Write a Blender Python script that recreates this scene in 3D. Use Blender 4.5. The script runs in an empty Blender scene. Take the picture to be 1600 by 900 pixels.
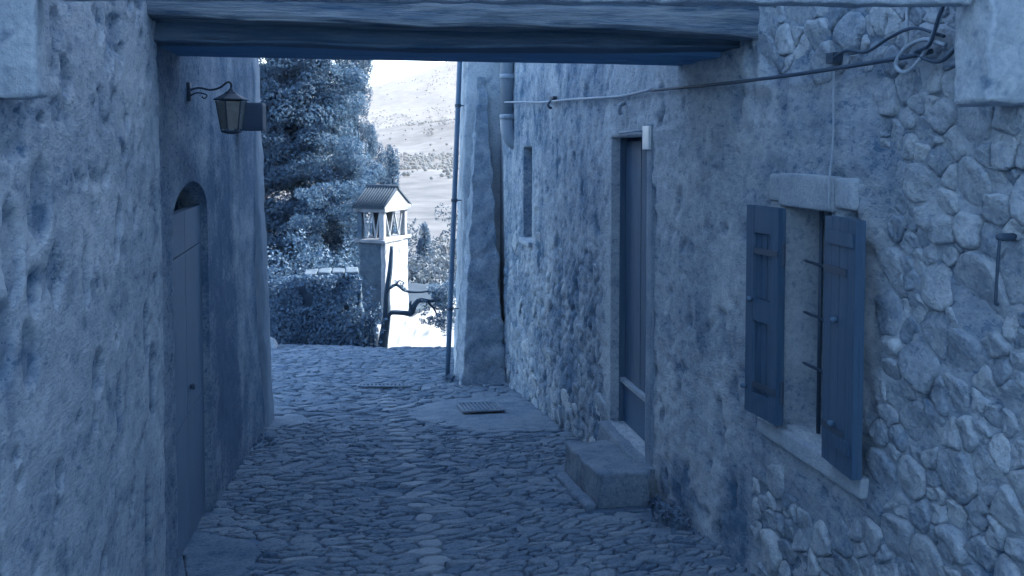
import bpy, math, random
import numpy as np
from mathutils import Vector, Matrix

random.seed(7)
rng = np.random.default_rng(7)
R = math.radians
scene = bpy.context.scene
COL = scene.collection

# ------------------------------------------------------------------ camera
cam_d = bpy.data.cameras.new('camera')
cam_d.sensor_width = 36.0
cam_d.lens = 36.0 * 1350.0 / 1600.0
cam_d.shift_x = 0.0
cam_d.shift_y = -161.0 / 1600.0
cam_d.clip_start = 0.05
cam_d.clip_end = 12000
cam = bpy.data.objects.new('camera', cam_d)
COL.objects.link(cam)
EYE = 1.55
cam.location = (0, 0, EYE)
cam.rotation_euler = (R(90 - 2.5), 0, R(-10.9))
scene.camera = cam

# ------------------------------------------------------------------ sky, sun, exposure
SUN_AZ, SUN_EL = R(79), R(37)          # azimuth clockwise from +Y
world = bpy.data.worlds.new('World')
scene.world = world
world.use_nodes = True
wn = world.node_tree
bg = wn.nodes['Background']
sky = wn.nodes.new('ShaderNodeTexSky')
sky.sky_type = 'NISHITA'
sky.sun_disc = False
sky.sun_elevation = SUN_EL
sky.sun_rotation = SUN_AZ
sky.altitude = 300
sky.air_density = 1.0
sky.dust_density = 1.2
sky.ozone_density = 1.6
wn.links.new(sky.outputs[0], bg.inputs[0])
bg.inputs[1].default_value = 0.15

sun_d = bpy.data.lights.new('sun', 'SUN')
sun_d.energy = 3.2
sun_d.angle = R(0.53)
sun_d.color = (1.0, 0.96, 0.9)
sun = bpy.data.objects.new('sun', sun_d)
COL.objects.link(sun)
sdir = Vector((math.sin(SUN_AZ) * math.cos(SUN_EL), math.cos(SUN_AZ) * math.cos(SUN_EL), math.sin(SUN_EL)))
sun.rotation_euler = (-sdir).to_track_quat('-Z', 'Y').to_euler()
sun.location = (8, 2, 12)

vs = scene.view_settings
vs.view_transform = 'Standard'
vs.look = 'None'
vs.gamma = 1.0
vs.use_curve_mapping = False
vs.exposure = 2.44
scene.cycles.max_bounces = 8
scene.cycles.diffuse_bounces = 4
scene.cycles.adaptive_threshold = 0.02
scene.cycles.volume_bounces = 1
scene.cycles.use_denoising = True

# ------------------------------------------------------------------ noise
def _h(i, j, k, s):
    n = (i.astype(np.uint32) * np.uint32(374761393) + j.astype(np.uint32) * np.uint32(668265263)
         + k.astype(np.uint32) * np.uint32(2147483647) + np.uint32((s * 974634777) & 0xffffffff))
    n = (n ^ (n >> np.uint32(13))) * np.uint32(1274126177)
    n = n ^ (n >> np.uint32(16))
    return (n & np.uint32(0xffffff)).astype(np.float64) / 16777215.0

def vnoise(P, s=0):
    P = np.asarray(P, float)
    I = np.floor(P).astype(np.int64)
    f = P - I
    f = f * f * (3 - 2 * f)
    x, y, z = I[:, 0], I[:, 1], I[:, 2]
    def c(a, b, d): return _h(x + a, y + b, z + d, s)
    fx, fy, fz = f[:, 0], f[:, 1], f[:, 2]
    l = lambda a, b, t: a + (b - a) * t
    return l(l(l(c(0,0,0), c(1,0,0), fx), l(c(0,1,0), c(1,1,0), fx), fy),
             l(l(c(0,0,1), c(1,0,1), fx), l(c(0,1,1), c(1,1,1), fx), fy), fz) * 2 - 1

def fbm(P, octv=4, s=0, gain=0.5):
    P = np.asarray(P, float)
    a, t, r = 1.0, 0.0, np.zeros(len(P))
    for o in range(octv):
        r += a * vnoise(P * (2 ** o) + o * 17.3, s + o)
        t += a
        a *= gain
    return r / t

def worley(u, v, s=0):
    iu, iv = np.floor(u).astype(np.int64), np.floor(v).astype(np.int64)
    f1 = np.full(len(u), 9.0)
    f2 = np.full(len(u), 9.0)
    for a in (-1, 0, 1):
        for b in (-1, 0, 1):
            cu, cv = iu + a, iv + b
            px = cu + _h(cu, cv, cu * 0 + 1, s)
            py = cv + _h(cu, cv, cu * 0 + 2, s)
            d = np.hypot(u - px, v - py)
            f2 = np.minimum(f2, np.maximum(f1, d))
            f1 = np.minimum(f1, d)
    return f1, f2

def sstep(a, b, x):
    t = np.clip((x - a) / (b - a), 0, 1)
    return t * t * (3 - 2 * t)

# ------------------------------------------------------------------ materials
NAVY = (0.034, 0.102, 0.188)
TINT = (0.84, 0.865, 0.785)

def mat(name, v, var=0.3, scale=5.0, var2=0.2, scale2=45.0, bump=0.3, bscale=70.0, rough=0.9,
        stretch=(1, 1, 1), navy=1.0, tint=TINT, spec=0.25, tone=0.0, metallic=0.0, bdist=0.01, fleck=0.0, fscale=30.0):
    m = bpy.data.materials.new(name)
    m.use_nodes = True
    nt = m.node_tree
    N, L = nt.nodes, nt.links
    p = N['Principled BSDF']
    p.inputs['Roughness'].default_value = rough
    p.inputs['Specular IOR Level'].default_value = spec
    p.inputs['Metallic'].default_value = metallic
    g = N.new('ShaderNodeNewGeometry')
    mp = N.new('ShaderNodeMapping')
    mp.inputs['Scale'].default_value = stretch
    L.new(g.outputs['Position'], mp.inputs['Vector'])
    def noise(sc, det, r=0.6):
        n = N.new('ShaderNodeTexNoise')
        n.inputs['Scale'].default_value = sc
        n.inputs['Detail'].default_value = det
        n.inputs['Roughness'].default_value = r
        L.new(mp.outputs[0], n.inputs['Vector'])
        return n.outputs['Fac']
    def math_(op, a, b=None, c=None):
        q = N.new('ShaderNodeMath')
        q.operation = op
        for i, x in enumerate((a, b, c)):
            if x is None: continue
            if isinstance(x, (int, float)): q.inputs[i].default_value = x
            else: L.new(x, q.inputs[i])
        return q.outputs[0]
    n1, n2, n3 = noise(scale, 5), noise(scale2, 4), noise(bscale, 5, 0.65)
    f = math_('MULTIPLY_ADD', n1, var * 4, 1 - var * 2)
    f = math_('ADD', f, math_('MULTIPLY_ADD', n2, var2 * 4, -var2 * 2))
    at = N.new('ShaderNodeAttribute')
    at.attribute_name = 'tone'
    f = math_('ADD', f, at.outputs['Fac'])
    if fleck > 0:                          # small crisp pits and specks of dirt
        q = math_('GREATER_THAN', noise(fscale, 3, 0.7), 0.595)
        q2 = math_('GREATER_THAN', noise(fscale * 2.7, 2, 0.6), 0.62)
        f = math_('SUBTRACT', f, math_('MULTIPLY', math_('MAXIMUM', q, math_('MULTIPLY', q2, 0.7)), fleck))
    f = math_('MAXIMUM', f, 0.12)
    f = math_('MULTIPLY', f, v)
    sc = N.new('ShaderNodeVectorMath')
    sc.operation = 'SCALE'
    sc.inputs[0].default_value = tint
    L.new(f, sc.inputs['Scale'])
    ad = N.new('ShaderNodeVectorMath')
    ad.operation = 'ADD'
    ad.inputs[1].default_value = [c * navy for c in NAVY]
    L.new(sc.outputs[0], ad.inputs[0])
    L.new(ad.outputs[0], p.inputs['Base Color'])
    if bump > 0:
        b = N.new('ShaderNodeBump')
        b.inputs['Strength'].default_value = bump
        b.inputs['Distance'].default_value = bdist
        L.new(math_('ADD', n3, math_('MULTIPLY', n2, 0.4)), b.inputs['Height'])
        L.new(b.outputs[0], p.inputs['Normal'])
    return m

def leaf_mat(name, v, tint=TINT, trans=0.25, navy=1.0):
    m = mat(name, v, navy=navy, var=0.25, scale=1.2, var2=0.2, scale2=9, bump=0, rough=0.6, tint=tint)
    p = m.node_tree.nodes['Principled BSDF']
    t = m.node_tree.nodes.new('ShaderNodeBsdfTranslucent')
    mx = m.node_tree.nodes.new('ShaderNodeMixShader')
    mx.inputs[0].default_value = trans
    src = p.inputs['Base Color'].links[0].from_socket
    m.node_tree.links.new(src, t.inputs['Color'])
    o = m.node_tree.nodes['Material Output']
    m.node_tree.links.new(p.outputs[0], mx.inputs[1])
    m.node_tree.links.new(t.outputs[0], mx.inputs[2])
    m.node_tree.links.new(mx.outputs[0], o.inputs['Surface'])
    return m

M = {}
M['plaster'] = mat('lime_plaster', 0.33, var=0.30, scale=3.5, var2=0.26, scale2=40, bump=0.8, bscale=95, bdist=0.008, fleck=0.36, fscale=30, stretch=(1, 0.55, 1))
M['plaster_in'] = mat('passage_plaster', 0.24, var=0.30, scale=3.0, var2=0.2, scale2=30, bump=0.5, bscale=80, stretch=(1, 1, 0.35))
M['mortar'] = mat('rubble_mortar', 0.30, var=0.35, scale=4.0, var2=0.25, scale2=45, bump=0.7, bscale=80)
M['stone'] = mat('wall_stone', 0.31, var=0.34, scale=9.0, var2=0.30, scale2=45, bump=1.0, bscale=55, bdist=0.014, fleck=0.22, fscale=34)
M['dressed'] = mat('dressed_stone', 0.31, var=0.28, scale=6.0, var2=0.25, scale2=60, bump=0.6, bscale=100)
M['corbel'] = mat('pale_corbel_stone', 0.34, var=0.2, scale=6.0, var2=0.3, scale2=50, bump=0.6, bscale=110)
M['cobble'] = mat('cobble_stone', 0.15, navy=0.8, var=0.35, scale=4.0, var2=0.35, scale2=50, bump=0.9, bscale=60, rough=0.92, spec=0.15, bdist=0.012, fleck=0.3, fscale=40)
M['joint'] = mat('earth_joint', 0.08, var=0.4, scale=8.0, var2=0.3, scale2=60, bump=0.6, bscale=80)
M['slab'] = mat('paving_stone', 0.155, navy=0.8, var=0.45, scale=5.0, var2=0.35, scale2=50, bump=0.8, bscale=70, rough=0.92, spec=0.15, fleck=0.32, fscale=22)
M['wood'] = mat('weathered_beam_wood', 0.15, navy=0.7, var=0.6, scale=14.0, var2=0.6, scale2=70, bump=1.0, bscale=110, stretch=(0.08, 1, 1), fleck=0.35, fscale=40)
M['wood_mid'] = mat('shaded_beam_wood', 0.05, navy=0.8, var=0.6, scale=14.0, var2=0.6, scale2=70, bump=1.0, bscale=110, stretch=(0.08, 1, 1))  # darker copy of the front beam's wood; passage shade put into colour
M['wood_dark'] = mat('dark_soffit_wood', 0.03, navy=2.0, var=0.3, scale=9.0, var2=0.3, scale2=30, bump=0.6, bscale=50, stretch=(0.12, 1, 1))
M['door'] = mat('weathered_door_wood', 0.045, navy=0.85, var=0.5, scale=12.0, var2=0.45, scale2=50, bump=0.5, bscale=60, stretch=(1, 1, 0.08), rough=0.7)
M['door_low'] = mat('dark_kick_board', 0.03, var=0.25, scale=6.0, var2=0.2, scale2=40, bump=0.3, bscale=60, stretch=(1, 1, 0.2), rough=0.65)
M['shutter'] = mat('painted_shutter_wood', 0.022, navy=0.75, var=0.5, scale=10.0, var2=0.5, scale2=50, bump=0.4, bscale=60, stretch=(1, 1, 0.1), rough=0.6)
M['left_door'] = mat('painted_left_door', 0.115, var=0.15, scale=5.0, var2=0.12, scale2=50, bump=0.25, bscale=70, stretch=(1, 1, 0.15), rough=0.6)
M['iron'] = mat('old_iron', 0.015, navy=0.45, var=0.3, scale=20, var2=0.3, scale2=90, bump=0.3, bscale=120, rough=0.6, spec=0.5)
M['pipe'] = mat('zinc_downpipe', 0.20, var=0.15, scale=6, var2=0.12, scale2=60, bump=0.1, bscale=90, rough=0.5, spec=0.5)
M['pipe_dark'] = mat('dark_drainpipe', 0.04, var=0.2, scale=8, var2=0.1, scale2=60, bump=0.1, rough=0.45, spec=0.5)
M['cable_dark'] = mat('dark_cable', 0.03, navy=0.5, bump=0, rough=0.6)
M['cable_pale'] = mat('pale_cable', 0.28, bump=0, rough=0.6)
M['white'] = mat('enamel_white', 0.7, var=0.08, var2=0.05, bump=0.05, rough=0.35)
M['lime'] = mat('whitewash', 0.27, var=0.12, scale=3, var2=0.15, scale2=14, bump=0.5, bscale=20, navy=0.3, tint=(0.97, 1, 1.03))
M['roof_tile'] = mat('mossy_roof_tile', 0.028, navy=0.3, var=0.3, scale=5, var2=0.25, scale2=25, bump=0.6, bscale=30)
M['chimney_shaded'] = mat('shaded_chimney_stone', 0.055, var=0.4, scale=3, var2=0.4, scale2=12, bump=0.8, bscale=14, navy=0.5, bdist=0.03)  # shade of the chimney's left side put into the colour
M['coping'] = mat('mossy_coping', 0.07, var=0.3, scale=4, var2=0.3, scale2=20, bump=0.5, bscale=30, navy=0.5)
M['void'] = mat('dark_interior', 0.012, bump=0, navy=0.9)
M['flue_dark'] = mat('dark_flue', 0.012, bump=0, navy=0.15)
M['ivy_wall'] = mat('mossy_garden_wall', 0.04, navy=0.5, var=0.4, scale=2.5, var2=0.4, scale2=12, bump=0.7, bscale=20)
M['bark'] = mat('dark_bark', 0.02, navy=0.4, var=0.3, scale=10, var2=0.3, scale2=40, bump=0.8, bscale=40, stretch=(1, 1, 0.3))
M['pine'] = leaf_mat('pine_needles', 0.048, trans=0.5, navy=0.9)
M['cypress'] = leaf_mat('cypress_scales', 0.05, trans=0.5, navy=0.8)
M['ivy'] = leaf_mat('ivy_leaves', 0.075, navy=1.0)
M['bush'] = leaf_mat('hillside_leaves', 0.10, navy=0.4)
M['far_leaf'] = mat('far_foliage', 0.075, bump=0, navy=0.2)
M['terrain'] = mat('valley_ground', 0.088, var=0.45, scale=0.010, var2=0.55, scale2=0.06, bump=0, navy=0.1, tint=(1, 0.97, 0.9))
M['bounce_paving'] = mat('pale_bounce_paving', 0.36, var=0.2, scale=2, var2=0.15, scale2=20, bump=0.3)

def glass_mat():
    m = mat('lantern_glass', 0.40, bump=0.4, bscale=60, rough=0.22, spec=0.6, navy=0.2)
    p = m.node_tree.nodes['Principled BSDF']
    p.inputs['Transmission Weight'].default_value = 0.45
    p.inputs['IOR'].default_value = 1.45
    return m
M['glass'] = glass_mat()
def pane_mat():
    m = mat('window_pane', 0.05, bump=0.0, rough=0.1, spec=0.6)
    return m
M['pane'] = pane_mat()

# ------------------------------------------------------------------ object helpers
def link(name, me, m=None, parent=None, loc=None, smooth=False):
    o = bpy.data.objects.new(name, me)
    COL.objects.link(o)
    if m is not None and me is not None:
        me.materials.clear()
        me.materials.append(M[m] if isinstance(m, str) else m)
    if smooth:
        me.polygons.foreach_set('use_smooth', np.ones(len(me.polygons), bool))
    if loc is not None:
        o.location = loc
    if parent is not None:
        o.parent = parent
        pl = Vector((0, 0, 0))
        q = parent
        while q is not None:
            pl += q.location
            q = q.parent
        if loc is not None: o.location = Vector(loc) - pl
        else: o.location = -pl
    return o

def tag(o, label=None, cat=None, group=None, kind=None):
    if label: o['label'] = label
    if cat: o['category'] = cat
    if group: o['group'] = group
    if kind: o['kind'] = kind
    return o

def thing(name, label, cat, loc=(0, 0, 0), group=None):
    o = bpy.data.objects.new(name, None)
    o.empty_display_size = 0.1
    COL.objects.link(o)
    o.location = loc
    return tag(o, label, cat, group)

def mesh_np(name, V, Fq, tone=None):
    """V (n,3), Fq list or array of faces."""
    me = bpy.data.meshes.new(name)
    V = np.asarray(V, float)
    if isinstance(Fq, np.ndarray):
        k = Fq.shape[1]
        me.vertices.add(len(V))
        me.vertices.foreach_set('co', V.ravel())
        me.loops.add(Fq.size)
        me.loops.foreach_set('vertex_index', Fq.ravel().astype(np.int32))
        me.polygons.add(len(Fq))
        me.polygons.foreach_set('loop_start', np.arange(0, Fq.size, k, dtype=np.int32))
        me.polygons.foreach_set('loop_total', np.full(len(Fq), k, dtype=np.int32))
        me.update(calc_edges=True)
    else:
        me.from_pydata(V.tolist(), [], Fq)
        me.update()
    if tone is not None:
        a = me.attributes.new('tone', 'FLOAT', 'POINT')
        a.data.foreach_set('value', np.asarray(tone, np.float32))
    return me

class MB:
    def __init__(s): s.V, s.F, s.T = [], [], []
    def add(s, V, F, tone=0.0):
        b = len(s.V)
        s.V += [tuple(v) for v in V]
        s.F += [tuple(b + i for i in f) for f in F]
        s.T += [tone] * len(V)
    def box(s, x0, x1, y0, y1, z0, z1, tone=0.0):
        V = [(x, y, z) for z in (z0, z1) for y in (y0, y1) for x in (x0, x1)]
        s.add(V, [(0,2,3,1), (4,5,7,6), (0,1,5,4), (2,6,7,3), (0,4,6,2), (1,3,7,5)], tone)
    def obox(s, c, ax, half, tone=0.0):
        c = np.array(c, float)
        A = [np.array(a, float) for a in ax]
        V = [c + A[0] * half[0] * i + A[1] * half[1] * j + A[2] * half[2] * k for k in (-1, 1) for j in (-1, 1) for i in (-1, 1)]
        s.add(V, [(0,2,3,1), (4,5,7,6), (0,1,5,4), (2,6,7,3), (0,4,6,2), (1,3,7,5)], tone)
    def tube(s, pts, rad, n=8, cap=True, tone=0.0):
        pts = [Vector(p) for p in pts]
        if not hasattr(rad, '__len__'): rad = [rad] * len(pts)
        V, F = [], []
        t0 = (pts[1] - pts[0]).normalized()
        u = t0.orthogonal().normalized()
        for i, p in enumerate(pts):
            t = (pts[min(i + 1, len(pts) - 1)] - pts[max(i - 1, 0)]).normalized()
            u = (u - t * u.dot(t)).normalized()
            w = t.cross(u)
            for k in range(n):
                a = 2 * math.pi * k / n
                V.append(p + (u * math.cos(a) + w * math.sin(a)) * rad[i])
        for i in range(len(pts) - 1):
            for k in range(n):
                F.append((i * n + k, i * n + (k + 1) % n, (i + 1) * n + (k + 1) % n, (i + 1) * n + k))
        if cap:
            F.append(tuple(range(n - 1, -1, -1)))
            F.append(tuple((len(pts) - 1) * n + k for k in range(n)))
        s.add(V, F, tone)
    def build(s, name, m, parent=None, smooth=False, loc=None):
        me = mesh_np(name, np.array([tuple(v) for v in s.V]), s.F, s.T)
        return link(name, me, m, parent, smooth=smooth)

def smooth_path(pts, k=6):
    P = [np.array(p, float) for p in pts]
    P = [2 * P[0] - P[1]] + P + [2 * P[-1] - P[-2]]
    out = []
    for i in range(1, len(P) - 2):
        for j in range(k):
            t = j / k
            a, b, c, d = P[i - 1], P[i], P[i + 1], P[i + 2]
            out.append(0.5 * (2 * b + (c - a) * t + (2 * a - 5 * b + 4 * c - d) * t * t + (3 * b - a - 3 * c + d) * t ** 3))
    out.append(P[-2])
    return out

def rough_block(name, C, res, amp, rad, m, parent=None, nsc=6.0, tone=None, seed=0, octv=4, smooth=True, rock=0.0):
    """A hexahedron with rounded, worn edges. C: 8 corners, z-major then y then x. rad is the edge rounding in metres."""
    C = np.array(C, float).reshape(2, 2, 2, 3)
    L = [np.linalg.norm(C[0,0,1]-C[0,0,0]), np.linalg.norm(C[0,1,0]-C[0,0,0]), np.linalg.norm(C[1,0,0]-C[0,0,0])]
    def lines(l):
        n = max(2, int(round(l / res)))
        a = np.linspace(0, l, n + 1)
        e = [0.3 * rad, rad]
        return np.unique(np.clip(np.concatenate([a, e, [l - x for x in e]]), 0, l))
    ls = [lines(l) for l in L]
    idx, V, F = {}, [], []
    def vid(p):
        k = tuple(np.round(p, 6))
        if k not in idx:
            idx[k] = len(V)
            V.append(p)
        return idx[k]
    for ax in range(3):
        a, b = [i for i in range(3) if i != ax]
        for side in (0, 1):
            for i in range(len(ls[a]) - 1):
                for j in range(len(ls[b]) - 1):
                    q = []
                    for (ii, jj) in ((i, j), (i + 1, j), (i + 1, j + 1), (i, j + 1)):
                        p = [0, 0, 0]
                        p[ax] = L[ax] * side
                        p[a], p[b] = ls[a][ii], ls[b][jj]
                        q.append(vid(p))
                    flip = (side == 0) ^ (ax == 1)
                    F.append(tuple(q[::-1]) if flip else tuple(q))
    P = np.array(V, float)
    Ld = np.array(L)
    Q = np.clip(P, np.minimum(rad, Ld / 2), np.maximum(Ld - rad, Ld / 2))
    D = P - Q
    n = np.linalg.norm(D, axis=1, keepdims=True)
    P = Q + np.where(n > 1e-9, D / np.maximum(n, 1e-9) * rad, 0)
    U = P / Ld
    x, y, z = U[:, 0:1], U[:, 1:2], U[:, 2:3]
    W = ((C[0,0,0] * (1-x) + C[0,0,1] * x) * (1-y) + (C[0,1,0] * (1-x) + C[0,1,1] * x) * y) * (1-z) \
      + ((C[1,0,0] * (1-x) + C[1,0,1] * x) * (1-y) + (C[1,1,0] * (1-x) + C[1,1,1] * x) * y) * z
    d = np.stack([fbm(W * nsc + 3.1 * k, octv, seed + 11 * k) for k in range(3)], 1)
    Wd = W + d * amp
    t = np.zeros(len(W)) if tone is None else tone(W)
    me = mesh_np(name, Wd, F, t)
    return link(name, me, m, parent, smooth=smooth)

def boxc(x0, x1, y0, y1, z0, z1):
    return [(x, y, z) for z in (z0, z1) for y in (y0, y1) for x in (x0, x1)]

# ------------------------------------------------------------------ irregular cells (stones)
def clip(poly, n, c):
    out = []
    k = len(poly)
    for i in range(k):
        a, b = poly[i], poly[(i + 1) % k]
        da, db = a[0] * n[0] + a[1] * n[1] - c, b[0] * n[0] + b[1] * n[1] - c
        if da <= 0: out.append(a)
        if (da < 0 < db) or (db < 0 < da):
            t = da / (da - db)
            out.append((a[0] + (b[0] - a[0]) * t, a[1] + (b[1] - a[1]) * t))
    return out

def cells(P, W, rmax):
    """power diagram of points P with weights W; every cell starts as a box of half size rmax"""
    g = {}
    wm = max(W)
    for i, p in enumerate(P):
        g.setdefault((int(p[0] // rmax), int(p[1] // rmax)), []).append(i)
    res = []
    for i, p in enumerate(P):
        poly = [(p[0]-rmax, p[1]-rmax), (p[0]+rmax, p[1]-rmax), (p[0]+rmax, p[1]+rmax), (p[0]-rmax, p[1]+rmax)]
        ci, cj = int(p[0] // rmax), int(p[1] // rmax)
        near = []
        for a in (-2, -1, 0, 1, 2):
            for b in (-2, -1, 0, 1, 2):
                near += g.get((ci + a, cj + b), [])
        near.sort(key=lambda j: (P[j][0]-p[0])**2 + (P[j][1]-p[1])**2)
        far2 = 8 * rmax * rmax
        for j in near:
            if j == i: continue
            q = P[j]
            dd2 = (q[0]-p[0])**2 + (q[1]-p[1])**2
            if dd2 > far2: break
            n = (2 * (q[0]-p[0]), 2 * (q[1]-p[1]))
            c = q[0]**2 + q[1]**2 - p[0]**2 - p[1]**2 + W[i] - W[j]
            poly = clip(poly, n, c)
            if len(poly) < 3: break
            far2 = 4.4 * max((a[0]-p[0])**2 + (a[1]-p[1])**2 for a in poly) + 2 * wm
        res.append(poly if len(poly) >= 3 else None)
    return res

def outline(poly, gap, n, rnd=0.25):
    """inset by gap, corners cut round, resampled to n points"""
    P = np.array(poly, float)
    c = P.mean(0)
    A = 0.5 * np.sum(P[:, 0] * np.roll(P[:, 1], -1) - np.roll(P[:, 0], -1) * P[:, 1])
    if A < 0: P = P[::-1]
    m = len(P)
    pl = [tuple(x) for x in P]
    for i in range(m):                       # true inset by clipping along each edge
        a, b = P[i], P[(i + 1) % m]
        e = b - a
        l = np.hypot(*e)
        if l < 1e-6: continue
        nn = np.array([e[1], -e[0]]) / l
        pl = clip(pl, nn, float(nn @ a) - gap)
        if len(pl) < 3: return None
    P = np.array(pl)
    for _ in range(2):
        Q = np.roll(P, -1, 0)
        P = np.stack([P * (1 - rnd) + Q * rnd, P * rnd + Q * (1 - rnd)], 1).reshape(-1, 2)
    S = np.vstack([P, P[:1]])
    d = np.concatenate([[0], np.cumsum(np.hypot(*np.diff(S, axis=0).T))])
    t = np.linspace(0, d[-1], n, endpoint=False)
    return np.stack([np.interp(t, d, S[:, 0]), np.interp(t, d, S[:, 1])], 1)

def stone_rings(o, h, rings, rough, seed, tilt=(0, 0), back=0.03):
    """a stone's face over outline o: rings of (inset fraction, height fraction); returns local (u, v, height) verts and faces"""
    n = len(o)
    c = o.mean(0)
    V, F = [], []
    allr = [(0.0, None)] + list(rings)
    for (ins, hf) in allr:
        q = o * (1 - ins) + c * ins
        for k in range(n):
            zz = -back if hf is None else h * hf
            V.append((q[k, 0], q[k, 1], zz))
    V.append((c[0], c[1], h * rings[-1][1]))
    V = np.array(V)
    top = V[:, 2] > 0
    r = math.sqrt(max(1e-6, np.mean(np.sum((o - c) ** 2, 1))))
    nz = fbm(np.stack([V[:, 0] / r * 1.3, V[:, 1] / r * 1.3, np.full(len(V), seed * 3.7)], 1), 3, seed % 97)
    V[:, 2] += np.where(top, nz * rough * (V[:, 2] / max(h, 1e-6)), 0)
    V[:, 2] += np.where(top, (V[:, 0] - c[0]) * tilt[0] + (V[:, 1] - c[1]) * tilt[1], 0)
    for a in range(len(allr) - 1):
        for k in range(n):
            F.append((a * n + k, a * n + (k + 1) % n, (a + 1) * n + (k + 1) % n, (a + 1) * n + k))
    b = (len(allr) - 1) * n
    for k in range(n):
        F.append((b + k, b + (k + 1) % n, len(V) - 1))
    return V, F, c

# ------------------------------------------------------------------ wall sheets
def wall_sheet(name, plane, side, ys, zs, holes, disp, tone, m, parent, depth=0.3, warp=None):
    """Wall face at X=plane seen from side (-1: faces -X, +1: faces +X). ys, zs grid lines; holes (y0,y1,z0,z1) lie on grid lines."""
    ys, zs = np.array(ys), np.array(zs)
    ny, nz = len(ys), len(zs)
    Y, Z = np.meshgrid(ys, zs, indexing='ij')
    P0 = np.stack([np.full(Y.size, plane), Y.ravel(), Z.ravel()], 1)
    if warp is not None:
        P0 = warp(P0)
    d = disp(P0)
    V = P0.copy()
    V[:, 0] += side * d
    T = tone(P0)
    keep = np.ones((ny - 1, nz - 1), bool)
    yc, zc = (ys[:-1] + ys[1:]) / 2, (zs[:-1] + zs[1:]) / 2
    for (a, b, c, e) in holes:
        keep[np.ix_((yc > a) & (yc < b), (zc > c) & (zc < e))] = False
    i, j = np.nonzero(keep)
    v = lambda i, j: i * nz + j
    F = np.stack([v(i, j), v(i + 1, j), v(i + 1, j + 1), v(i, j + 1)], 1)
    if side < 0: F = F[:, ::-1]
    # reveals
    ex, exF = [], []
    base = len(V)
    cache = {}
    def back(k):
        if k not in cache:
            cache[k] = base + len(ex)
            p = P0[k].copy()
            p[0] = plane - side * depth
            ex.append(p)
        return cache[k]
    for (a, b, c, e) in holes:
        i0, i1 = np.searchsorted(ys, a - 1e-6), np.searchsorted(ys, b - 1e-6)
        j0, j1 = np.searchsorted(zs, c - 1e-6), np.searchsorted(zs, e - 1e-6)
        ring = [(i, j0) for i in range(i0, i1)] + [(i1, j) for j in range(j0, j1)] + [(i, j1) for i in range(i1, i0, -1)] + [(i0, j) for j in range(j1, j0, -1)]
        ring = [v(*r) for r in ring]
        for k in range(len(ring)):
            p, q = ring[k], ring[(k + 1) % len(ring)]
            f = (p, q, back(q), back(p))
            exF.append(f if side > 0 else f[::-1])
    if ex:
        V = np.vstack([V, np.array(ex)])
        T = np.concatenate([T, np.zeros(len(ex))])
        F = np.vstack([F, np.array(exF)])
    me = mesh_np(name, V, F, T)
    return link(name, me, m, parent, smooth=True)

def grid_lines(a, b, step, must=()):
    g = np.arange(a, b + 1e-9, step)
    m = np.array(must)
    if len(m):
        g = g[np.min(np.abs(g[:, None] - m[None]), 1) > step * 0.45]
    return np.unique(np.concatenate([g, m, [a, b]]))

GR = lambda y: -0.13 * y           # street level

# ================================================================== TERRAIN AND HILLS
def prof(y):
    return np.interp(y, [-400, -60, 0, 15.9, 17.2, 19.5, 30, 60, 140, 330, 700, 1050, 1350, 2000, 2600, 6000],
                     [52, 7.6, -0.17, -2.25, -3.4, -4.6, -6.5, -9.5, -14, -19, -10, 8, 6, 60, 30, -20])
def terrain_h(X, Y):
    z = prof(Y)
    fr = sstep(250, 900, Y)
    b2 = np.exp(-((Y - 1000) / 190) ** 2)
    b1 = np.exp(-((Y - 2050) / 420) ** 2)
    z = z + b2 * (14 + 0.20 * np.clip(X - 40, -300, 400))
    z = z + b1 * (75 + 0.36 * np.clip(X - 60, -500, 420))
    P = np.stack([X.ravel(), Y.ravel(), np.zeros(X.size)], 1)
    z = z + fr * (fbm(P / 160, 5, 3) * 16).reshape(X.shape)
    z = z + sstep(22, 60, Y) * (1 - fr) * (fbm(P / 14, 4, 5) * 0.9).reshape(X.shape)
    # the lane runs along the slope, the ground off to its sides is the same slope
    return z
ty = np.concatenate([np.linspace(-400, -20, 12)[:-1], np.linspace(-20, 24, 45), np.geomspace(25, 6000, 170)])
tx = np.concatenate([-np.geomspace(3, 4000, 60)[::-1], np.linspace(-2, 2, 5), np.geomspace(3, 4000, 110)])
X, Y = np.meshgrid(tx, ty, indexing='ij')
# fan out: sideways step grows with distance
Z = terrain_h(X, Y)
nx, ny_ = X.shape
ii, jj = np.meshgrid(np.arange(nx - 1), np.arange(ny_ - 1), indexing='ij')
ii, jj = ii.ravel(), jj.ravel()
F = np.stack([ii * ny_ + jj, (ii + 1) * ny_ + jj, (ii + 1) * ny_ + jj + 1, ii * ny_ + jj + 1], 1)
me = mesh_np('ground', np.stack([X.ravel(), Y.ravel(), Z.ravel()], 1), F)
ground = tag(link('ground', me, 'terrain', smooth=True), 'sloping valley ground rising to pale far hills', None, None, 'structure')

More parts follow.
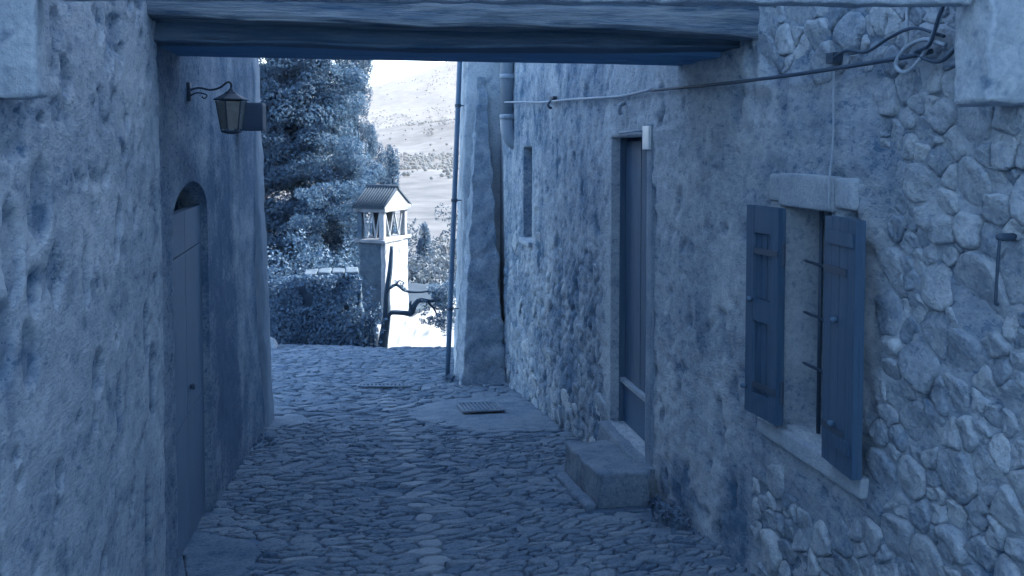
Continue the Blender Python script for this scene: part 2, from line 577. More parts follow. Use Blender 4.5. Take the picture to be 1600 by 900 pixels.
# ================================================================== STREET
CREST = lambda x: 15.95 - 0.62 * x        # brow of the lane
street = thing('street', 'cobbled lane running downhill between the old houses', None, (0, 0, 0))
street['kind'] = 'structure'
ys = np.arange(-4, 17.6, 0.12)
xs = np.arange(-4.2, 2.45, 0.12)
X, Y = np.meshgrid(xs, ys, indexing='ij')
def street_z(X, Y):
    X, Y = np.asarray(X, float), np.asarray(Y, float)
    over = np.maximum(0, Y - CREST(X))
    dish = -0.03 * np.exp(-((X - 0.45) / 0.5) ** 2)
    return GR(Y) - 0.9 * over - 0.25 * over ** 2 * 0 + dish
P = np.stack([X.ravel(), Y.ravel(), np.zeros(X.size)], 1)
Z = street_z(X, Y) - 0.012 + (fbm(P * 5, 3, 9) * 0.008).reshape(X.shape)
nx, ny_ = X.shape
ii, jj = np.meshgrid(np.arange(nx - 1), np.arange(ny_ - 1), indexing='ij')
ii, jj = ii.ravel(), jj.ravel()
F = np.stack([ii * ny_ + jj, (ii + 1) * ny_ + jj, (ii + 1) * ny_ + jj + 1, ii * ny_ + jj + 1], 1)
link('roadbed', mesh_np('roadbed', np.stack([X.ravel(), Y.ravel(), Z.ravel()], 1), F), 'joint', street, smooth=True)

q = MB()  # unseen sunlit paving, added to bounce light onto the near walls
q.add([(-9, -16, 2.1), (9, -16, 2.1), (9, -1.75, 0.25), (-9, -1.75, 0.25)], [(0, 1, 2, 3)])
tag(q.build('bounce_paving', 'bounce_paving'), 'unseen pale paving added behind the camera to bounce light', None, None, 'structure')

# smooth areas left free of cobbles: polygons in (x, y)
PATCH_R = [(0.62, 8.42), (0.60, 9.0), (1.05, 9.40), (1.90, 9.35), (1.90, 7.35), (1.18, 7.42)]
PATCH_L = [(-0.95, 8.3), (-0.34, 8.4), (-0.40, 8.8), (-1.0, 8.9)]
PATCH_D = [(-0.95, 3.2), (-0.50, 3.4), (-0.46, 4.85), (-0.95, 5.25)]
PATCH_S = [(1.40, 4.85), (1.95, 4.85), (1.95, 6.1), (1.40, 6.1)]
def inside(p, poly):
    r = False
    k = len(poly)
    for i in range(k):
        a, b = poly[i], poly[(i + 1) % k]
        if (a[1] > p[1]) != (b[1] > p[1]) and p[0] < (b[0]-a[0]) * (p[1]-a[1]) / (b[1]-a[1]) + a[0]:
            r = not r
    return r

pts = []
AN = 0.46                                  # stones lie across the lane, about twice as long as deep
y = 1.6
row = 0
while y < 17.2:
    hrow = random.uniform(0.034, 0.064) * (1 + 0.5 * (y > 8.5))
    x = -4.0 if y > 8.4 else -1.05
    x += random.random() * 0.2
    while x < 2.3:
        w = random.uniform(0.06, 0.21) * (1 + 0.35 * (y > 8.5))
        cx = x + w / 2
        wave = 0.10 * math.sin(cx * 1.9 + row * 0.13) + 0.05 * math.sin(cx * 5.1 + row)
        if not (0.335 < cx < 0.555 and y < 10):
            pts.append((cx * AN + random.gauss(0, 0.006), y + hrow / 2 + wave + random.gauss(0, 0.022)))
        x += w
    y += hrow
    row += 1
yy = 1.7
while yy < 10.2:                           # the line of long stones down the middle
    l = random.uniform(0.16, 0.34)
    pts.append(((0.445 + random.gauss(0, 0.008)) * AN, yy + l / 2))
    yy += l
W = [0.0] * len(pts)
polys = cells(pts, W, 0.16)
cob = []
for i, pl in enumerate(polys):
    if pl is None: continue
    pl = [(a / AN, b) for a, b in pl]
    c = np.mean(pl, 0)
    if any(inside(c, q) for q in (PATCH_R, PATCH_L, PATCH_D, PATCH_S)): continue
    if c[1] < 8.7 and (c[0] < -0.93 or c[0] > 1.95): continue
    if c[1] > CREST(c[0]) + 1.0 : continue
    if c[1] > 10.2 and c[0] > 2.2: continue
    centre_line = abs(c[0] - 0.445) < 0.06 and c[1] < 10.2
    o = outline(pl, random.uniform(0.001, 0.006), 11 if c[1] < 8 else 8, 0.16)
    if o is None: continue
    A = 0.5 * abs(np.sum(o[:, 0] * np.roll(o[:, 1], -1) - np.roll(o[:, 0], -1) * o[:, 1]))
    if A < 0.0004: continue
    h = random.uniform(0.004, 0.018) if not centre_line else 0.014
    V, F, c = stone_rings(o, h, [(0.05, 0.5), (0.16, 0.9), (0.5, 1.0)], 0.012, i,
                          (random.gauss(0, 0.07), random.gauss(0.03, 0.15)) if not centre_line else (0, 0))
    V[:, 2] += street_z(V[:, 0], V[:, 1]) - 0.004
    cob.append((c, V, F, random.gauss(0, 0.17) + (0.55 if centre_line else 0)))
# the ones that show largest: nearest in the frame
vis = [k for k in range(len(cob)) if cob[k][0][1] > 3.75 and -0.9 < cob[k][0][0] < 1.9]
vis.sort(key=lambda k: cob[k][0][1])
near = set(vis[:300])
rest = MB()
for k, (c, V, F, t) in enumerate(cob):
    if k in near:
        org = np.array([c[0], c[1], float(street_z(c[0], c[1]))])
        link('cobblestone', mesh_np('cobblestone', V - org, F, [t] * len(V)), 'cobble', street, loc=org, smooth=True)
    else:
        rest.add(V, F, t)
o = rest.build('cobblestones', 'cobble', street, smooth=True)
o['kind'] = 'stuff'

def slab_poly(name, poly, thick, m, rise, seed, res=0.05, tone=0.0):
    """flat worn slab over a polygon: fine grid clipped to the outline, with a skirt"""
    o = outline(poly, 0.004, 60, 0.06)
    o = o + np.stack([fbm(np.stack([o[:, 0] * 7, o[:, 1] * 7, o[:, 0] * 0 + k], 1), 3, seed + 3 * k) for k in (1, 2)], 1) * 0.05
    c = o.mean(0)
    V, F = [], []
    fr = [0, 0.03, 0.10, 0.25, 0.45, 0.65, 0.85]
    n = len(o)
    for k in range(n): V.append((o[k, 0], o[k, 1], -thick))
    for f in fr:
        q = o * (1 - f) + c * f
        for k in range(n): V.append((q[k, 0], q[k, 1], rise - (0.006 if f == 0 else 0)))
    V.append((c[0], c[1], rise))
    V = np.array(V)
    for a in range(len(fr)):
        for k in range(n): F.append((a * n + k, a * n + (k + 1) % n, (a + 1) * n + (k + 1) % n, (a + 1) * n + k))
    b = len(fr) * n
    for k in range(n): F.append((b + k, b + (k + 1) % n, len(V) - 1))
    V[:, 2] += street_z(V[:, 0], V[:, 1]) + fbm(np.stack([V[:, 0] * 4, V[:, 1] * 4, np.full(len(V), seed)], 1), 3, seed) * 0.006
    return link(name, mesh_np(name, V, F, [tone] * len(V)), m, street, smooth=True)
slab_poly('paved_patch', PATCH_R, 0.05, 'slab', 0.004, 3, tone=-0.05)
slab_poly('paved_patch', PATCH_L, 0.05, 'slab', 0.004, 5, tone=0.05)
slab_poly('threshold_slab', PATCH_D, 0.05, 'slab', 0.002, 7, tone=-0.35)
slab_poly('paved_patch', PATCH_S, 0.05, 'slab', 0.002, 8, tone=-0.3)

# ================================================================== RIGHT HOUSE
house = thing('stone_house', 'tall rubble and plaster house with shuttered window along the right side', 'house', (1.9, 5, -0.65))
RX = 1.9
WIN = (3.13, 3.50, 0.33, 1.29)
DOOR = (5.26, 6.03, -0.46, 1.62)
SLOT = (8.76, 9.20, 0.57, 1.55)
must_y = [WIN[0], WIN[1], DOOR[0], DOOR[1], SLOT[0], SLOT[1]]
must_z = [WIN[2], WIN[3], DOOR[2], DOOR[3], SLOT[2], SLOT[3]]

def rubble_zone(P):
    """1 where bare rubble shows on the right wall, 0 where plaster covers it (y, z in metres)"""
    y, z = P[:, 1], P[:, 2]
    n = fbm(np.stack([y * 2.2, z * 2.2, y * 0], 1), 4, 21) * 0.16
    near = sstep(2.93, 2.80, y + n)
    low = sstep(0.16, 0.05, z + n * 0.8 + (y - 3.0) * 0.10) * sstep(4.15, 3.6, y + n + np.maximum(0, -z) * 0.5)
    top = sstep(1.80, 1.93, z + n * 0.7) * sstep(3.9, 3.6, y + n)
    return np.clip(np.maximum(np.maximum(near, low), top), 0, 1)

def damp(P):
    """dark damp stains low on the right wall, each a shape of its own"""
    y, z = P[:, 1], P[:, 2]
    n = fbm(np.stack([y * 5, z * 3, y * 0 + 4], 1), 4, 31)
    s = 0
    for (cy, cz, ry, rz, a) in ((4.62, -0.44, 0.20, 0.22, 0.6), (3.95, -0.36, 0.20, 0.36, 0.6), (4.95, -0.5, 0.10, 0.13, 0.5),
                                (7.0, -0.62, 0.22, 0.3, 0.4), (6.35, -0.45, 0.15, 0.3, 0.35), (7.55, 0.15, 0.12, 0.4, 0.4)):
        s = np.maximum(s, a * sstep(1.15, 0.4, np.hypot((y - cy) / ry, (z - cz) / rz) - n * 0.6))
    return s

def right_disp(P):
    y, z = P[:, 1], P[:, 2]
    Q = np.stack([y, z, y * 0], 1)
    rz = rubble_zone(P)
    lump = fbm(Q * 1.1, 3, 2) * 0.022
    fine = fbm(Q * 14, 3, 4) * 0.006
    far = sstep(6.1, 6.4, y)
    rough = fbm(Q * np.array([9, 7, 1]), 5, 6, 0.6) * (0.010 + 0.014 * far * sstep(1.2, -0.2, z))
    pit = -0.016 * sstep(0.38, 0.55, fbm(Q * 7, 3, 8))
    wq = fbm(Q * 3, 3, 71) * 0.25
    f1, f2 = worley(y * 7.5 + wq * 3, z * 8.5 + wq * 3, 5)
    lump2 = (sstep(0.0, 0.35, f2 - f1) - 0.7) * (0.007 + 0.011 * far * sstep(1.4, 0.0, z)) * (1 - rz)
    d = lump + fine + rough + pit - 0.002 * rz + lump2 + rz * fbm(Q * 5, 4, 75) * 0.020
    # calm the edges of the openings so that frames sit cleanly
    e = np.ones(len(P))
    for (a, b, c, f) in (WIN, DOOR, SLOT):
        dy = np.maximum(np.maximum(a - y, y - b), 0)
        dz = np.maximum(np.maximum(c - z, z - f), 0)
        e = np.minimum(e, sstep(0.0, 0.12, np.hypot(dy, dz)))
    return d * (0.15 + 0.85 * e)

def right_tone(P):
    y, z = P[:, 1], P[:, 2]
    Q = np.stack([y, z, y * 0], 1)
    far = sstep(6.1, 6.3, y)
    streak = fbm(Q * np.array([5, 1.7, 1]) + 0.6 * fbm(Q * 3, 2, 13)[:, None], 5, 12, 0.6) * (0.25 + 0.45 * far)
    streak = streak + fbm(Q * 16, 3, 18) * 0.22 - 0.35 * sstep(0.30, 0.55, fbm(Q * 7, 3, 8)) - 0.3 * sstep(0.25, 0.45, fbm(Q * np.array([9, 4, 1]), 4, 19))
    blot = fbm(Q * 2.4, 4, 14) * 0.35
    patch = 0.15 * sstep(3.1, 3.0, y) * 0
    grey = -0.16 * sstep(1.40, 1.48, z) * sstep(3.72, 3.55, y + 0.15 * fbm(Q * 3, 3, 17)) * sstep(2.75, 2.95, y)
    smooth_rect = 0.10 * sstep(5.04, 5.12, y) * sstep(6.25, 6.15, y)
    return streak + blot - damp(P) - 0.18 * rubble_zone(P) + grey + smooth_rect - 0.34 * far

ysr = grid_lines(1.1, 10.4, 0.022, must_y)
zsr = grid_lines(-1.7, 2.75, 0.022, must_z)
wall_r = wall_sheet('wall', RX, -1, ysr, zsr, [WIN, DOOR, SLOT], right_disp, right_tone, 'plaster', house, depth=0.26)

core = MB()
core.box(2.27, 6.0, -1.6, 10.86, -2.2, 2.74)
core.box(1.935, 2.2, 10.41, 10.86, -2.2, 2.74)
core.box(1.93, 6.0, -1.6, 1.12, -1.2, 2.74)
core.box(1.93, 6.0, -1.6, 10.86, 2.74, 4.4)
core.box(1.94, 6.0, 4.4, 8.9, 4.49, 6.6)  # unseen taller block added to shade the passage's left wall
core.box(2.36, 6.0, 11.42, 17.2, -4.2, 4.4)
core.build('wall_core', 'plaster', house)

# rubble stones of the near wall, each its own stone
def dart(region, sizes, n_try, y0, y1, z0, z1, seed):
    rr = random.Random(seed)
    P, Rr = [], []
    for (r0, r1, tries) in sizes:
        for _ in range(tries):
            r = rr.uniform(r0, r1)
            p = (rr.uniform(y0, y1), rr.uniform(z0, z1))
            ok = True
            for q, s in zip(P, Rr):
                if (p[0]-q[0])**2 + ((p[1]-q[1]))**2 < (0.86 * (r + s)) ** 2:
                    ok = False
                    break
            if ok:
                P.append(p)
                Rr.append(r)
    return P, Rr
DP, DR = dart(None, [(0.10, 0.135, 24), (0.058, 0.085, 260), (0.036, 0.05, 1500), (0.022, 0.032, 3200)], 0, 1.25, 4.2, -0.75, 2.45, 5)
PC = cells(DP, [r * r for r in DR], 0.24)
cand = []
for i, pl in enumerate(PC):
    if pl is None: continue
    c = np.mean(pl, 0)
    P3 = np.array([[RX, c[0], c[1]]])
    if rubble_zone(P3)[0] < 0.5: continue
    if WIN[0] - 0.32 < c[0] < WIN[1] + 0.22 and 0.20 < c[1] < 1.5 : continue
    if c[1] < GR(c[0]) - 0.02: continue
    o = outline(pl, random.uniform(0.000, 0.0035), 18, 0.11)
    if o is None: continue
    A = 0.5 * abs(np.sum(o[:, 0] * np.roll(o[:, 1], -1) - np.roll(o[:, 0], -1) * o[:, 1]))
    if A < 0.0005: continue
    cand.append((A / max(1.2, c[0]) ** 2, i, o, c))
cand.sort(key=lambda t: -t[0])
def put_stone(o, i, parent, m='stone', hmax=0.026, bag=None):
    # tall stones shrink nothing: the outline keeps its place, its face stands proud of the mortar
    sz = math.sqrt(0.5 * abs(np.sum(o[:, 0] * np.roll(o[:, 1], -1) - np.roll(o[:, 0], -1) * o[:, 1])))
    h = random.uniform(0.25, 1.0) * min(hmax, 0.010 + sz * 0.14)
    V, F, c = stone_rings(o, h, [(0.02, 0.3), (0.07, 0.7), (0.16, 0.93), (0.36, 1.0), (0.66, 1.0)], 0.7 * h, i,
                          (random.gauss(0, 0.10), random.gauss(0.06, 0.14)), back=0.05)
    b = right_disp(np.stack([np.full(len(V), RX), V[:, 0], V[:, 1]], 1))
    b = 0.5 * b + 0.5 * b.mean() - 0.002
    W3 = np.stack([RX - b - V[:, 2], V[:, 0], V[:, 1]], 1)
    W3 += np.stack([fbm(W3 * 20 + 5 * k, 3, i % 50 + k) for k in range(3)], 1) * 0.013
    W3 += np.stack([fbm(W3 * 70 + 5 * k, 2, i % 50 + k) for k in range(3)], 1) * 0.003
    if bag is not None:
        bag.add(W3, [f[::-1] for f in F], random.gauss(0.0, 0.2))
        return
    org = np.array([RX, c[0], c[1]])
    return link('stone', mesh_np('stone', W3 - org, [f[::-1] for f in F], [random.gauss(0.04, 0.14)] * len(W3)), m, parent, loc=org, smooth=True)
n_st = 0
for (A, i, o, c) in cand[:250]:
    put_stone(o, i, wall_r)
    n_st += 1
bag = MB()
for (A, i, o, c) in cand[250:]:
    put_stone(o, i, wall_r, bag=bag)
o = bag.build('stones', 'stone', wall_r, smooth=True)
o['kind'] = 'stuff'
# stones showing through the thin render at the foot of the far wall
DP2, DR2 = dart(None, [(0.05, 0.085, 160), (0.03, 0.045, 300)], 0, 6.2, 10.1, -1.4, 0.9, 9)
PC2 = cells(DP2, [r * r for r in DR2], 0.2)
k2 = 0
for i, pl in enumerate(PC2):
    if pl is None or k2 >= 48: continue
    c = np.mean(pl, 0)
    if c[1] < GR(c[0]) + 0.02 or random.random() < 0.25 + 0.5 * sstep(-0.6, 0.8, np.array([c[1]]))[0]: continue
    if SLOT[0] - 0.1 < c[0] < SLOT[1] + 0.1 and c[1] > SLOT[2] - 0.12: continue
    o = outline(pl, 0.012, 10, 0.25)
    if o is None: continue
    put_stone(o, i, wall_r, hmax=0.02)
    k2 += 1

# --- window: lintel, sill, grille, pane, shutters
lin = rough_block('lintel', boxc(RX - 0.022, RX + 0.12, 3.10, 3.53, 1.292, 1.437), 0.03, 0.006, 0.010, 'dressed', house, seed=2)
rough_block('lintel', boxc(RX - 0.016, RX + 0.10, 2.965, 3.097, 1.31, 1.432), 0.03, 0.006, 0.012, 'dressed', house, seed=4)
rough_block('lintel', boxc(RX - 0.016, RX + 0.10, 3.533, 3.625, 1.31, 1.432), 0.03, 0.006, 0.012, 'dressed', house, seed=6)
rough_block('sill', [(RX-0.030, 2.86, .235), (RX+.24, 2.86, .235), (RX-0.030, 3.70, .225), (RX+.24, 3.70, .225),
                     (RX-0.024, 2.86, .318), (RX+.24, 2.86, .336), (RX-0.024, 3.70, .300), (RX+.24, 3.70, .336)],
            0.03, 0.006, 0.012, 'dressed', house, seed=8)
mb = MB(); mb.box(2.155, 2.20, 3.13, 3.50, 0.33, 1.29)
win = mb.build('window', 'shutter', house)
for (a, b) in ((3.155, 3.305), (3.325, 3.475)):
    mb = MB(); mb.box(2.147, 2.153, a, b, 0.37, 1.25)
    mb.build('pane', 'pane', win)
mb = MB()
mb.tube([(1.965, 3.315, 0.335), (1.965, 3.315, 1.288)], 0.009, 8)
gr = mb.build('grille', 'iron', house, smooth=True)
for z in (0.607, 0.829, 1.052):
    mb = MB()
    mb.tube(smooth_path([(1.965, 3.235, z - 0.012), (1.962, 3.30, z), (1.95, 3.36, z + 0.006), (1.938, 3.405, z + 0.012)], 3), [0.007] * 9 + [0.003], 6)
    mb.build('spike', 'iron', gr, smooth=True)

def shutter(hy, hx, ang, w, sgn, knobs, label, plain=False):
    """leaf hinged at (hx, hy); runs sgn along Y, standing ang off the wall"""
    d = np.array([-math.sin(ang), sgn * math.cos(ang), 0.0])     # along the leaf
    n = np.array([-math.cos(ang), -sgn * math.sin(ang), 0.0])    # out from the wall
    up = np.array([0, 0, 1.0])
    z0, z1 = 0.335, 1.285
    o0 = np.array([hx, hy, 0])
    t = 0.017
    mb = MB()
    c = o0 + d * w / 2 + up * (z0 + z1) / 2
    mb.obox(c, (d, n, up), (w / 2, t * 0.45, (z1 - z0) / 2))
    leaf = mb.build('shutter', 'shutter', house)
    leaf['label'] = label
    def part(nm, a0, a1, b0, b1, off, th, m='shutter'):
        q = MB()
        cc = o0 + d * (a0 + a1) / 2 + up * (b0 + b1) / 2 + n * off
        q.obox(cc, (d, n, up), ((a1 - a0) / 2, th, (b1 - b0) / 2), random.gauss(0, 0.15))
        return q.build(nm, m, leaf)
    sw = 0.058
    off = t * 0.45 + 0.011
    if plain:
        nb = 4
        for k in range(nb):
            part('board', w * k / nb + 0.0015, w * (k + 1) / nb - 0.0015, z0 - 0.002 + random.uniform(0, .004), z1 + random.uniform(-.003, .002), off + random.uniform(-.002, .001), 0.011)
        part('rail', 0.02, w - 0.02, z1 - 0.10, z1 - 0.05, off + 0.016, 0.004)
        part('rail', 0.02, w - 0.02, z0 + 0.08, z0 + 0.13, off + 0.016, 0.004)
    else:
      part('stile', 0.001, sw, z0 - .002, z1 + .002, off, 0.011)
      part('stile', w - sw, w - 0.001, z0 - .002, z1 + .002, off, 0.011)
      for (a, b) in ((z0 - .001, z0 + 0.10), (z0 + 0.43, z0 + 0.53), (z1 - 0.12, z1 + .001)):
        part('rail', sw + 0.001, w - sw - 0.001, a, b, off, 0.010)
      nb = 3
      for k in range(nb):
        a0 = sw + (w - 2 * sw) * k / nb + 0.003
        a1 = sw + (w - 2 * sw) * (k + 1) / nb - 0.003
        part('board', a0, a1, z0 + 0.104, z0 + 0.426, t * 0.45 + 0.0035, 0.003)
        part('board', a0, a1, z0 + 0.534, z1 - 0.124, t * 0.45 + 0.0035, 0.003)
    for (a, z) in knobs:
        q = MB()
        cc = o0 + d * a + up * z + n * (off + 0.012)
        q.tube([cc, cc + n * 0.018, cc + n * 0.026], [0.011, 0.012, 0.006], 10)
        q.build('stud', 'door', leaf, smooth=True)
    for z in (z0 + 0.14, z1 - 0.2):
        q = MB()
        q.tube([o0 + up * (z - 0.05) + n * 0.004, o0 + up * (z + 0.05) + n * 0.004], 0.011, 8)
        q.obox(o0 + d * 0.09 + up * z + n * (off + 0.013), (d, n, up), (0.09, 0.0025, 0.014))
        q.build('hinge', 'iron', leaf)
    return leaf
shutter(3.445, 1.866, R(6), 0.25, 1, [(0.24, 0.45), (0.20, 0.86)], 'left shutter leaf folded back against the plaster')
shutter(3.055, 1.856, R(5), 0.245, -1, [(0.10, 0.50), (0.11, 0.90)], 'right shutter leaf of plain boards folded back against the rubble', True)

# --- door: plank leaf, kick board, rail, frame
mb = MB(); mb.box(2.03, 2.16, DOOR[0], DOOR[1], DOOR[2], DOOR[3])
door = mb.build('door', 'void', house)
npl = 6
y0, y1 = DOOR[0] + 0.055, DOOR[1] - 0.03
for k in range(npl):
    a, b = y0 + (y1 - y0) * k / npl, y0 + (y1 - y0) * (k + 1) / npl
    mb = MB(); mb.box(1.995 + random.uniform(-.003, .003), 2.028, a + 0.002, b - 0.002, -0.13, 1.59, random.gauss(0, 0.16))
    mb.build('plank', 'door', door)
mb = MB(); mb.box(1.988, 2.028, y0 + 0.002, y1 - 0.002, DOOR[2] + 0.005, -0.165)
mb.build('kick_board', 'door_low', door)
mb = MB(); mb.box(1.962, 2.0, y0, y1, -0.163, -0.132)
mb.build('weather_bar', 'dressed', door)
mb = MB(); mb.box(1.955, 2.03, DOOR[0] + .002, DOOR[0] + 0.05, DOOR[2], DOOR[3] - .002); mb.build('door_frame', 'iron', door)
mb = MB(); mb.box(1.962, 2.03, DOOR[1] - 0.028, DOOR[1] - .002, DOOR[2], DOOR[3] - .002); mb.build('door_frame', 'door', door)
mb = MB(); mb.tube([(1.985, 5.40, 0.50), (1.955, 5.40, 0.50), (1.945, 5.40, 0.50)], [0.012, 0.02, 0.012], 8); mb.build('handle', 'iron', door, smooth=True)
mb = MB(); mb.tube([(1.985, 5.42, 0.42), (1.978, 5.42, 0.42)], 0.018, 8); mb.build('keyhole', 'iron', door)
# pale dressed band down the jambs
rough_block('jamb', boxc(RX - 0.014, RX + 0.06, 5.15, 5.257, -0.52, 1.70), 0.05, 0.006, 0.01, 'dressed', house, seed=21, tone=lambda W: -0.4 + 0.3 * fbm(W * 5, 4, 22))
rough_block('threshold', [(1.80, 5.1, -.72), (2.03, 5.1, -.72), (1.80, 6.1, -.83), (2.03, 6.1, -.83),
                          (1.83, 5.1, -.47), (2.03, 5.1, -.47), (1.83, 6.1, -.48), (2.03, 6.1, -.48)], 0.03, 0.02, 0.02, 'slab', house, seed=25, tone=lambda W: 0.15 + 0.3 * fbm(W * 6, 4, 114))
# --- slot window in the far wall
mb = MB(); mb.box(1.99, 2.16, SLOT[0], SLOT[1], SLOT[2], SLOT[3])
sw_ = mb.build('window', 'shutter', house)
for (a, b) in ((SLOT[2] + 0.03, 0.93), (0.99, SLOT[3] - 0.03)):
    mb = MB(); mb.box(1.982, 1.988, SLOT[0] + 0.04, SLOT[1] - 0.04, a, b)
    mb.build('pane', 'pane', sw_)
mb = MB(); mb.box(1.972, 1.988, SLOT[0] + 0.01, SLOT[1] - 0.01, 0.94, 0.98); mb.build('glazing_bar', 'door', sw_)
rough_block('sill', boxc(RX - 0.05, RX + 0.08, SLOT[0] - 0.04, SLOT[1] + 0.04, SLOT[2] - 0.06, SLOT[2] - 0.002), 0.04, 0.004, 0.012, 'dressed', house, seed=27)

# --- pier and sloping buttress at the end of the house
rough_block('pier', [(1.385, 10.87, -1.75), (2.5, 10.87, -1.75), (1.385, 11.40, -1.85), (2.5, 11.40, -1.85),
                     (1.55, 10.87, 4.4), (2.5, 10.87, 4.4), (1.55, 11.40, 4.4), (2.5, 11.40, 4.4)],
            0.06, 0.03, 0.03, 'plaster', house, nsc=3.5, seed=31,
            tone=lambda W: 0.22 + 0.35 * fbm(W * np.array([5, 5, 1.2]), 4, 40) - 0.5 * sstep(0.35, 0.5, fbm(W * 6, 3, 44)) * sstep(1.2, 1.8, W[:, 2]))
rough_block('buttress', [(1.325, 10.22, -1.65), (1.93, 10.22, -1.65), (1.325, 10.95, -1.65), (1.93, 10.95, -1.65),
                         (1.66, 10.84, 2.45), (1.74, 10.84, 2.45), (1.64, 10.95, 2.45), (1.76, 10.95, 2.45)],
            0.035, 0.05, 0.02, 'stone', house, nsc=6, seed=33, octv=5,
            tone=lambda W: -0.28 + 0.3 * fbm(W * 4, 4, 47))
mb = MB()
mb.box(1.84, 6.0, -1.7, 17.4, 4.4, 4.48)
mb.build('eaves', 'roof_tile', house)

# ================================================================== LEFT HOUSE
lhouse = thing('plastered_house', 'long patchy plaster house with arched door along the left side', 'house', (-0.8, 5, -0.65))
LX = -0.80
ADOOR = (4.46, 5.54, -0.82, 1.165)
def arch_warp(P):
    y, z = P[:, 1], P[:, 2]
    u = np.clip((y - ADOOR[0]) / (ADOOR[1] - ADOOR[0]), 0, 1)
    rise = 0.19 * np.sqrt(np.clip(1 - (2 * u - 1) ** 2, 0, 1))
    f = np.where(z >= ADOOR[3] - 1e-6, sstep(ADOOR[3] + 0.8, ADOOR[3], z), 0)
    P = P.copy()
    P[:, 2] += rise * f
    return P
CHIPS = [(2.518, 1.412, .07, .11), (2.298, 1.291, .07, .12), (2.441, 1.173, .05, .08), (2.609, 1.173, .045, .09), (2.222, 1.079, .09, .12),
         (2.402, 1.022, .06, .09), (3.011, .815, .06, .06), (3.249, .638, .045, .10), (3.675, .801, .05, .12), (3.776, .564, .06, .16),
         (3.307, 1.96, .10, .08), (3.66, -.14, .07, .3), (2.75, 1.75, .05, .06), (2.6, .62, .03, .04), (3.3, 1.3, .03, .06), (2.9, 1.15, .03, .09)]
rc = random.Random(3)
CHIPS += [(rc.uniform(1.9, 4.0), rc.uniform(-.3, 2.2), rc.uniform(.01, .03), rc.uniform(.012, .05)) for _ in range(46)]
def chips(P):
    y, z = P[:, 1], P[:, 2]
    n = fbm(np.stack([y * 9, z * 9, y * 0], 1), 3, 51)
    s = np.zeros(len(P))
    for (cy, cz, ry, rz) in CHIPS:
        s = np.maximum(s, sstep(1.12, 0.82, np.hypot((y - cy) / ry, (z - cz) / rz) - 0.4 * n))
    return s
def left_disp(P):
    y, z = P[:, 1], P[:, 2]
    Q = np.stack([y, z, y * 0 + 9], 1)
    inn = sstep(4.0, 4.06, y)
    up = sstep(0.9, 1.6, z)
    d = fbm(Q * 1.0, 3, 53) * 0.011 + fbm(Q * 14, 4, 55) * 0.006 - 0.018 * chips(P)
    d += (1 - inn) * fbm(Q * np.array([11, 9, 1]), 4, 57) * (0.003 + 0.004 * up)
    d += (1 - inn) * -0.012 * sstep(0.34, 0.42, fbm(Q * 11, 3, 58)) * (0.25 + 0.75 * up)
    wq = fbm(Q * 3, 3, 73) * 0.8
    f1, f2 = worley(y * 9 + wq, z * 9 + wq, 6)
    d += (1 - inn) * (sstep(0.0, 0.3, f2 - f1) - 0.8) * (0.001 + 0.003 * up)
    d += inn * fbm(Q * np.array([2.5, 3.5, 1]), 4, 59) * 0.012 - 0.035 * inn
    d += 0.07 * sstep(5.6, 8.0, y) * sstep(0.5, -1.2, z)               # the foot of the wall flares out
    a, b, c, f = ADOOR
    dy = np.maximum(np.maximum(a - y, y - b), 0)
    dz = np.maximum(z - f - 0.2, 0)
    e = sstep(0, 0.10, np.hypot(dy, dz))
    return d * e + (1 - e) * (-0.035)
def left_tone(P):
    y, z = P[:, 1], P[:, 2]
    Q = np.stack([y, z, y * 0 + 9], 1)
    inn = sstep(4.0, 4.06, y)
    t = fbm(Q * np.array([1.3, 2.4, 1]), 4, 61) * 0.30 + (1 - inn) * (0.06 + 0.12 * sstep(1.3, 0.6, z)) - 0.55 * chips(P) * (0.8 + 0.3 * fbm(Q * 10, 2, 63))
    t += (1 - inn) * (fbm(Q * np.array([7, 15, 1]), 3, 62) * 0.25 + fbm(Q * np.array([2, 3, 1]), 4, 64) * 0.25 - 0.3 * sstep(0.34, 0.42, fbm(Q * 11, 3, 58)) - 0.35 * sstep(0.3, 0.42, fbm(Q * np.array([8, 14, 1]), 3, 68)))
    t += inn * (fbm(Q * np.array([1.8, 1.7, 1]), 5, 65, 0.6) * 0.45 + fbm(Q * np.array([4, 11, 1]), 3, 66) * 0.25 - 0.50)  # inside the passage the roof's shade is put into the tone
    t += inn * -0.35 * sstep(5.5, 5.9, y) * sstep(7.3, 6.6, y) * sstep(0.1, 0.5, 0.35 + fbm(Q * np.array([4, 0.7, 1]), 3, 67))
    t += 0.10 * sstep(3.86, 3.92, y) * (1 - sstep(4.24, 4.28, y))
    return t
ysl = np.unique(np.concatenate([grid_lines(1.1, 4.1, 0.014), grid_lines(4.1, 8.80, 0.024, [4.1, ADOOR[0], ADOOR[1]])]))
zsl = grid_lines(-1.7, 2.75, 0.016, [ADOOR[2], ADOOR[3]])
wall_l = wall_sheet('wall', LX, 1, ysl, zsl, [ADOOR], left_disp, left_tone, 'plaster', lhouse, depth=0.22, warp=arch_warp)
core = MB()
core.box(-5.0, -1.06, -0.4, 8.5, -1.7, 2.74)
core.box(-5.0, -0.87, -0.4, 1.12, -1.2, 2.74)
core.box(-5.0, -0.86, -0.4, 8.78, 2.74, 3.05)
core.build('wall_core', 'plaster_in', lhouse)
rough_block('end_wall', [(-5, 8.3, -1.75), (-0.70, 8.3, -1.75), (-5, 8.83, -1.85), (-0.70, 8.83, -1.85),
                         (-5, 8.3, 3.05), (-0.845, 8.3, 3.05), (-5, 8.83, 3.05), (-0.845, 8.83, 3.05)], 0.12, 0.03, 0.03, 'plaster_in', lhouse, seed=71)
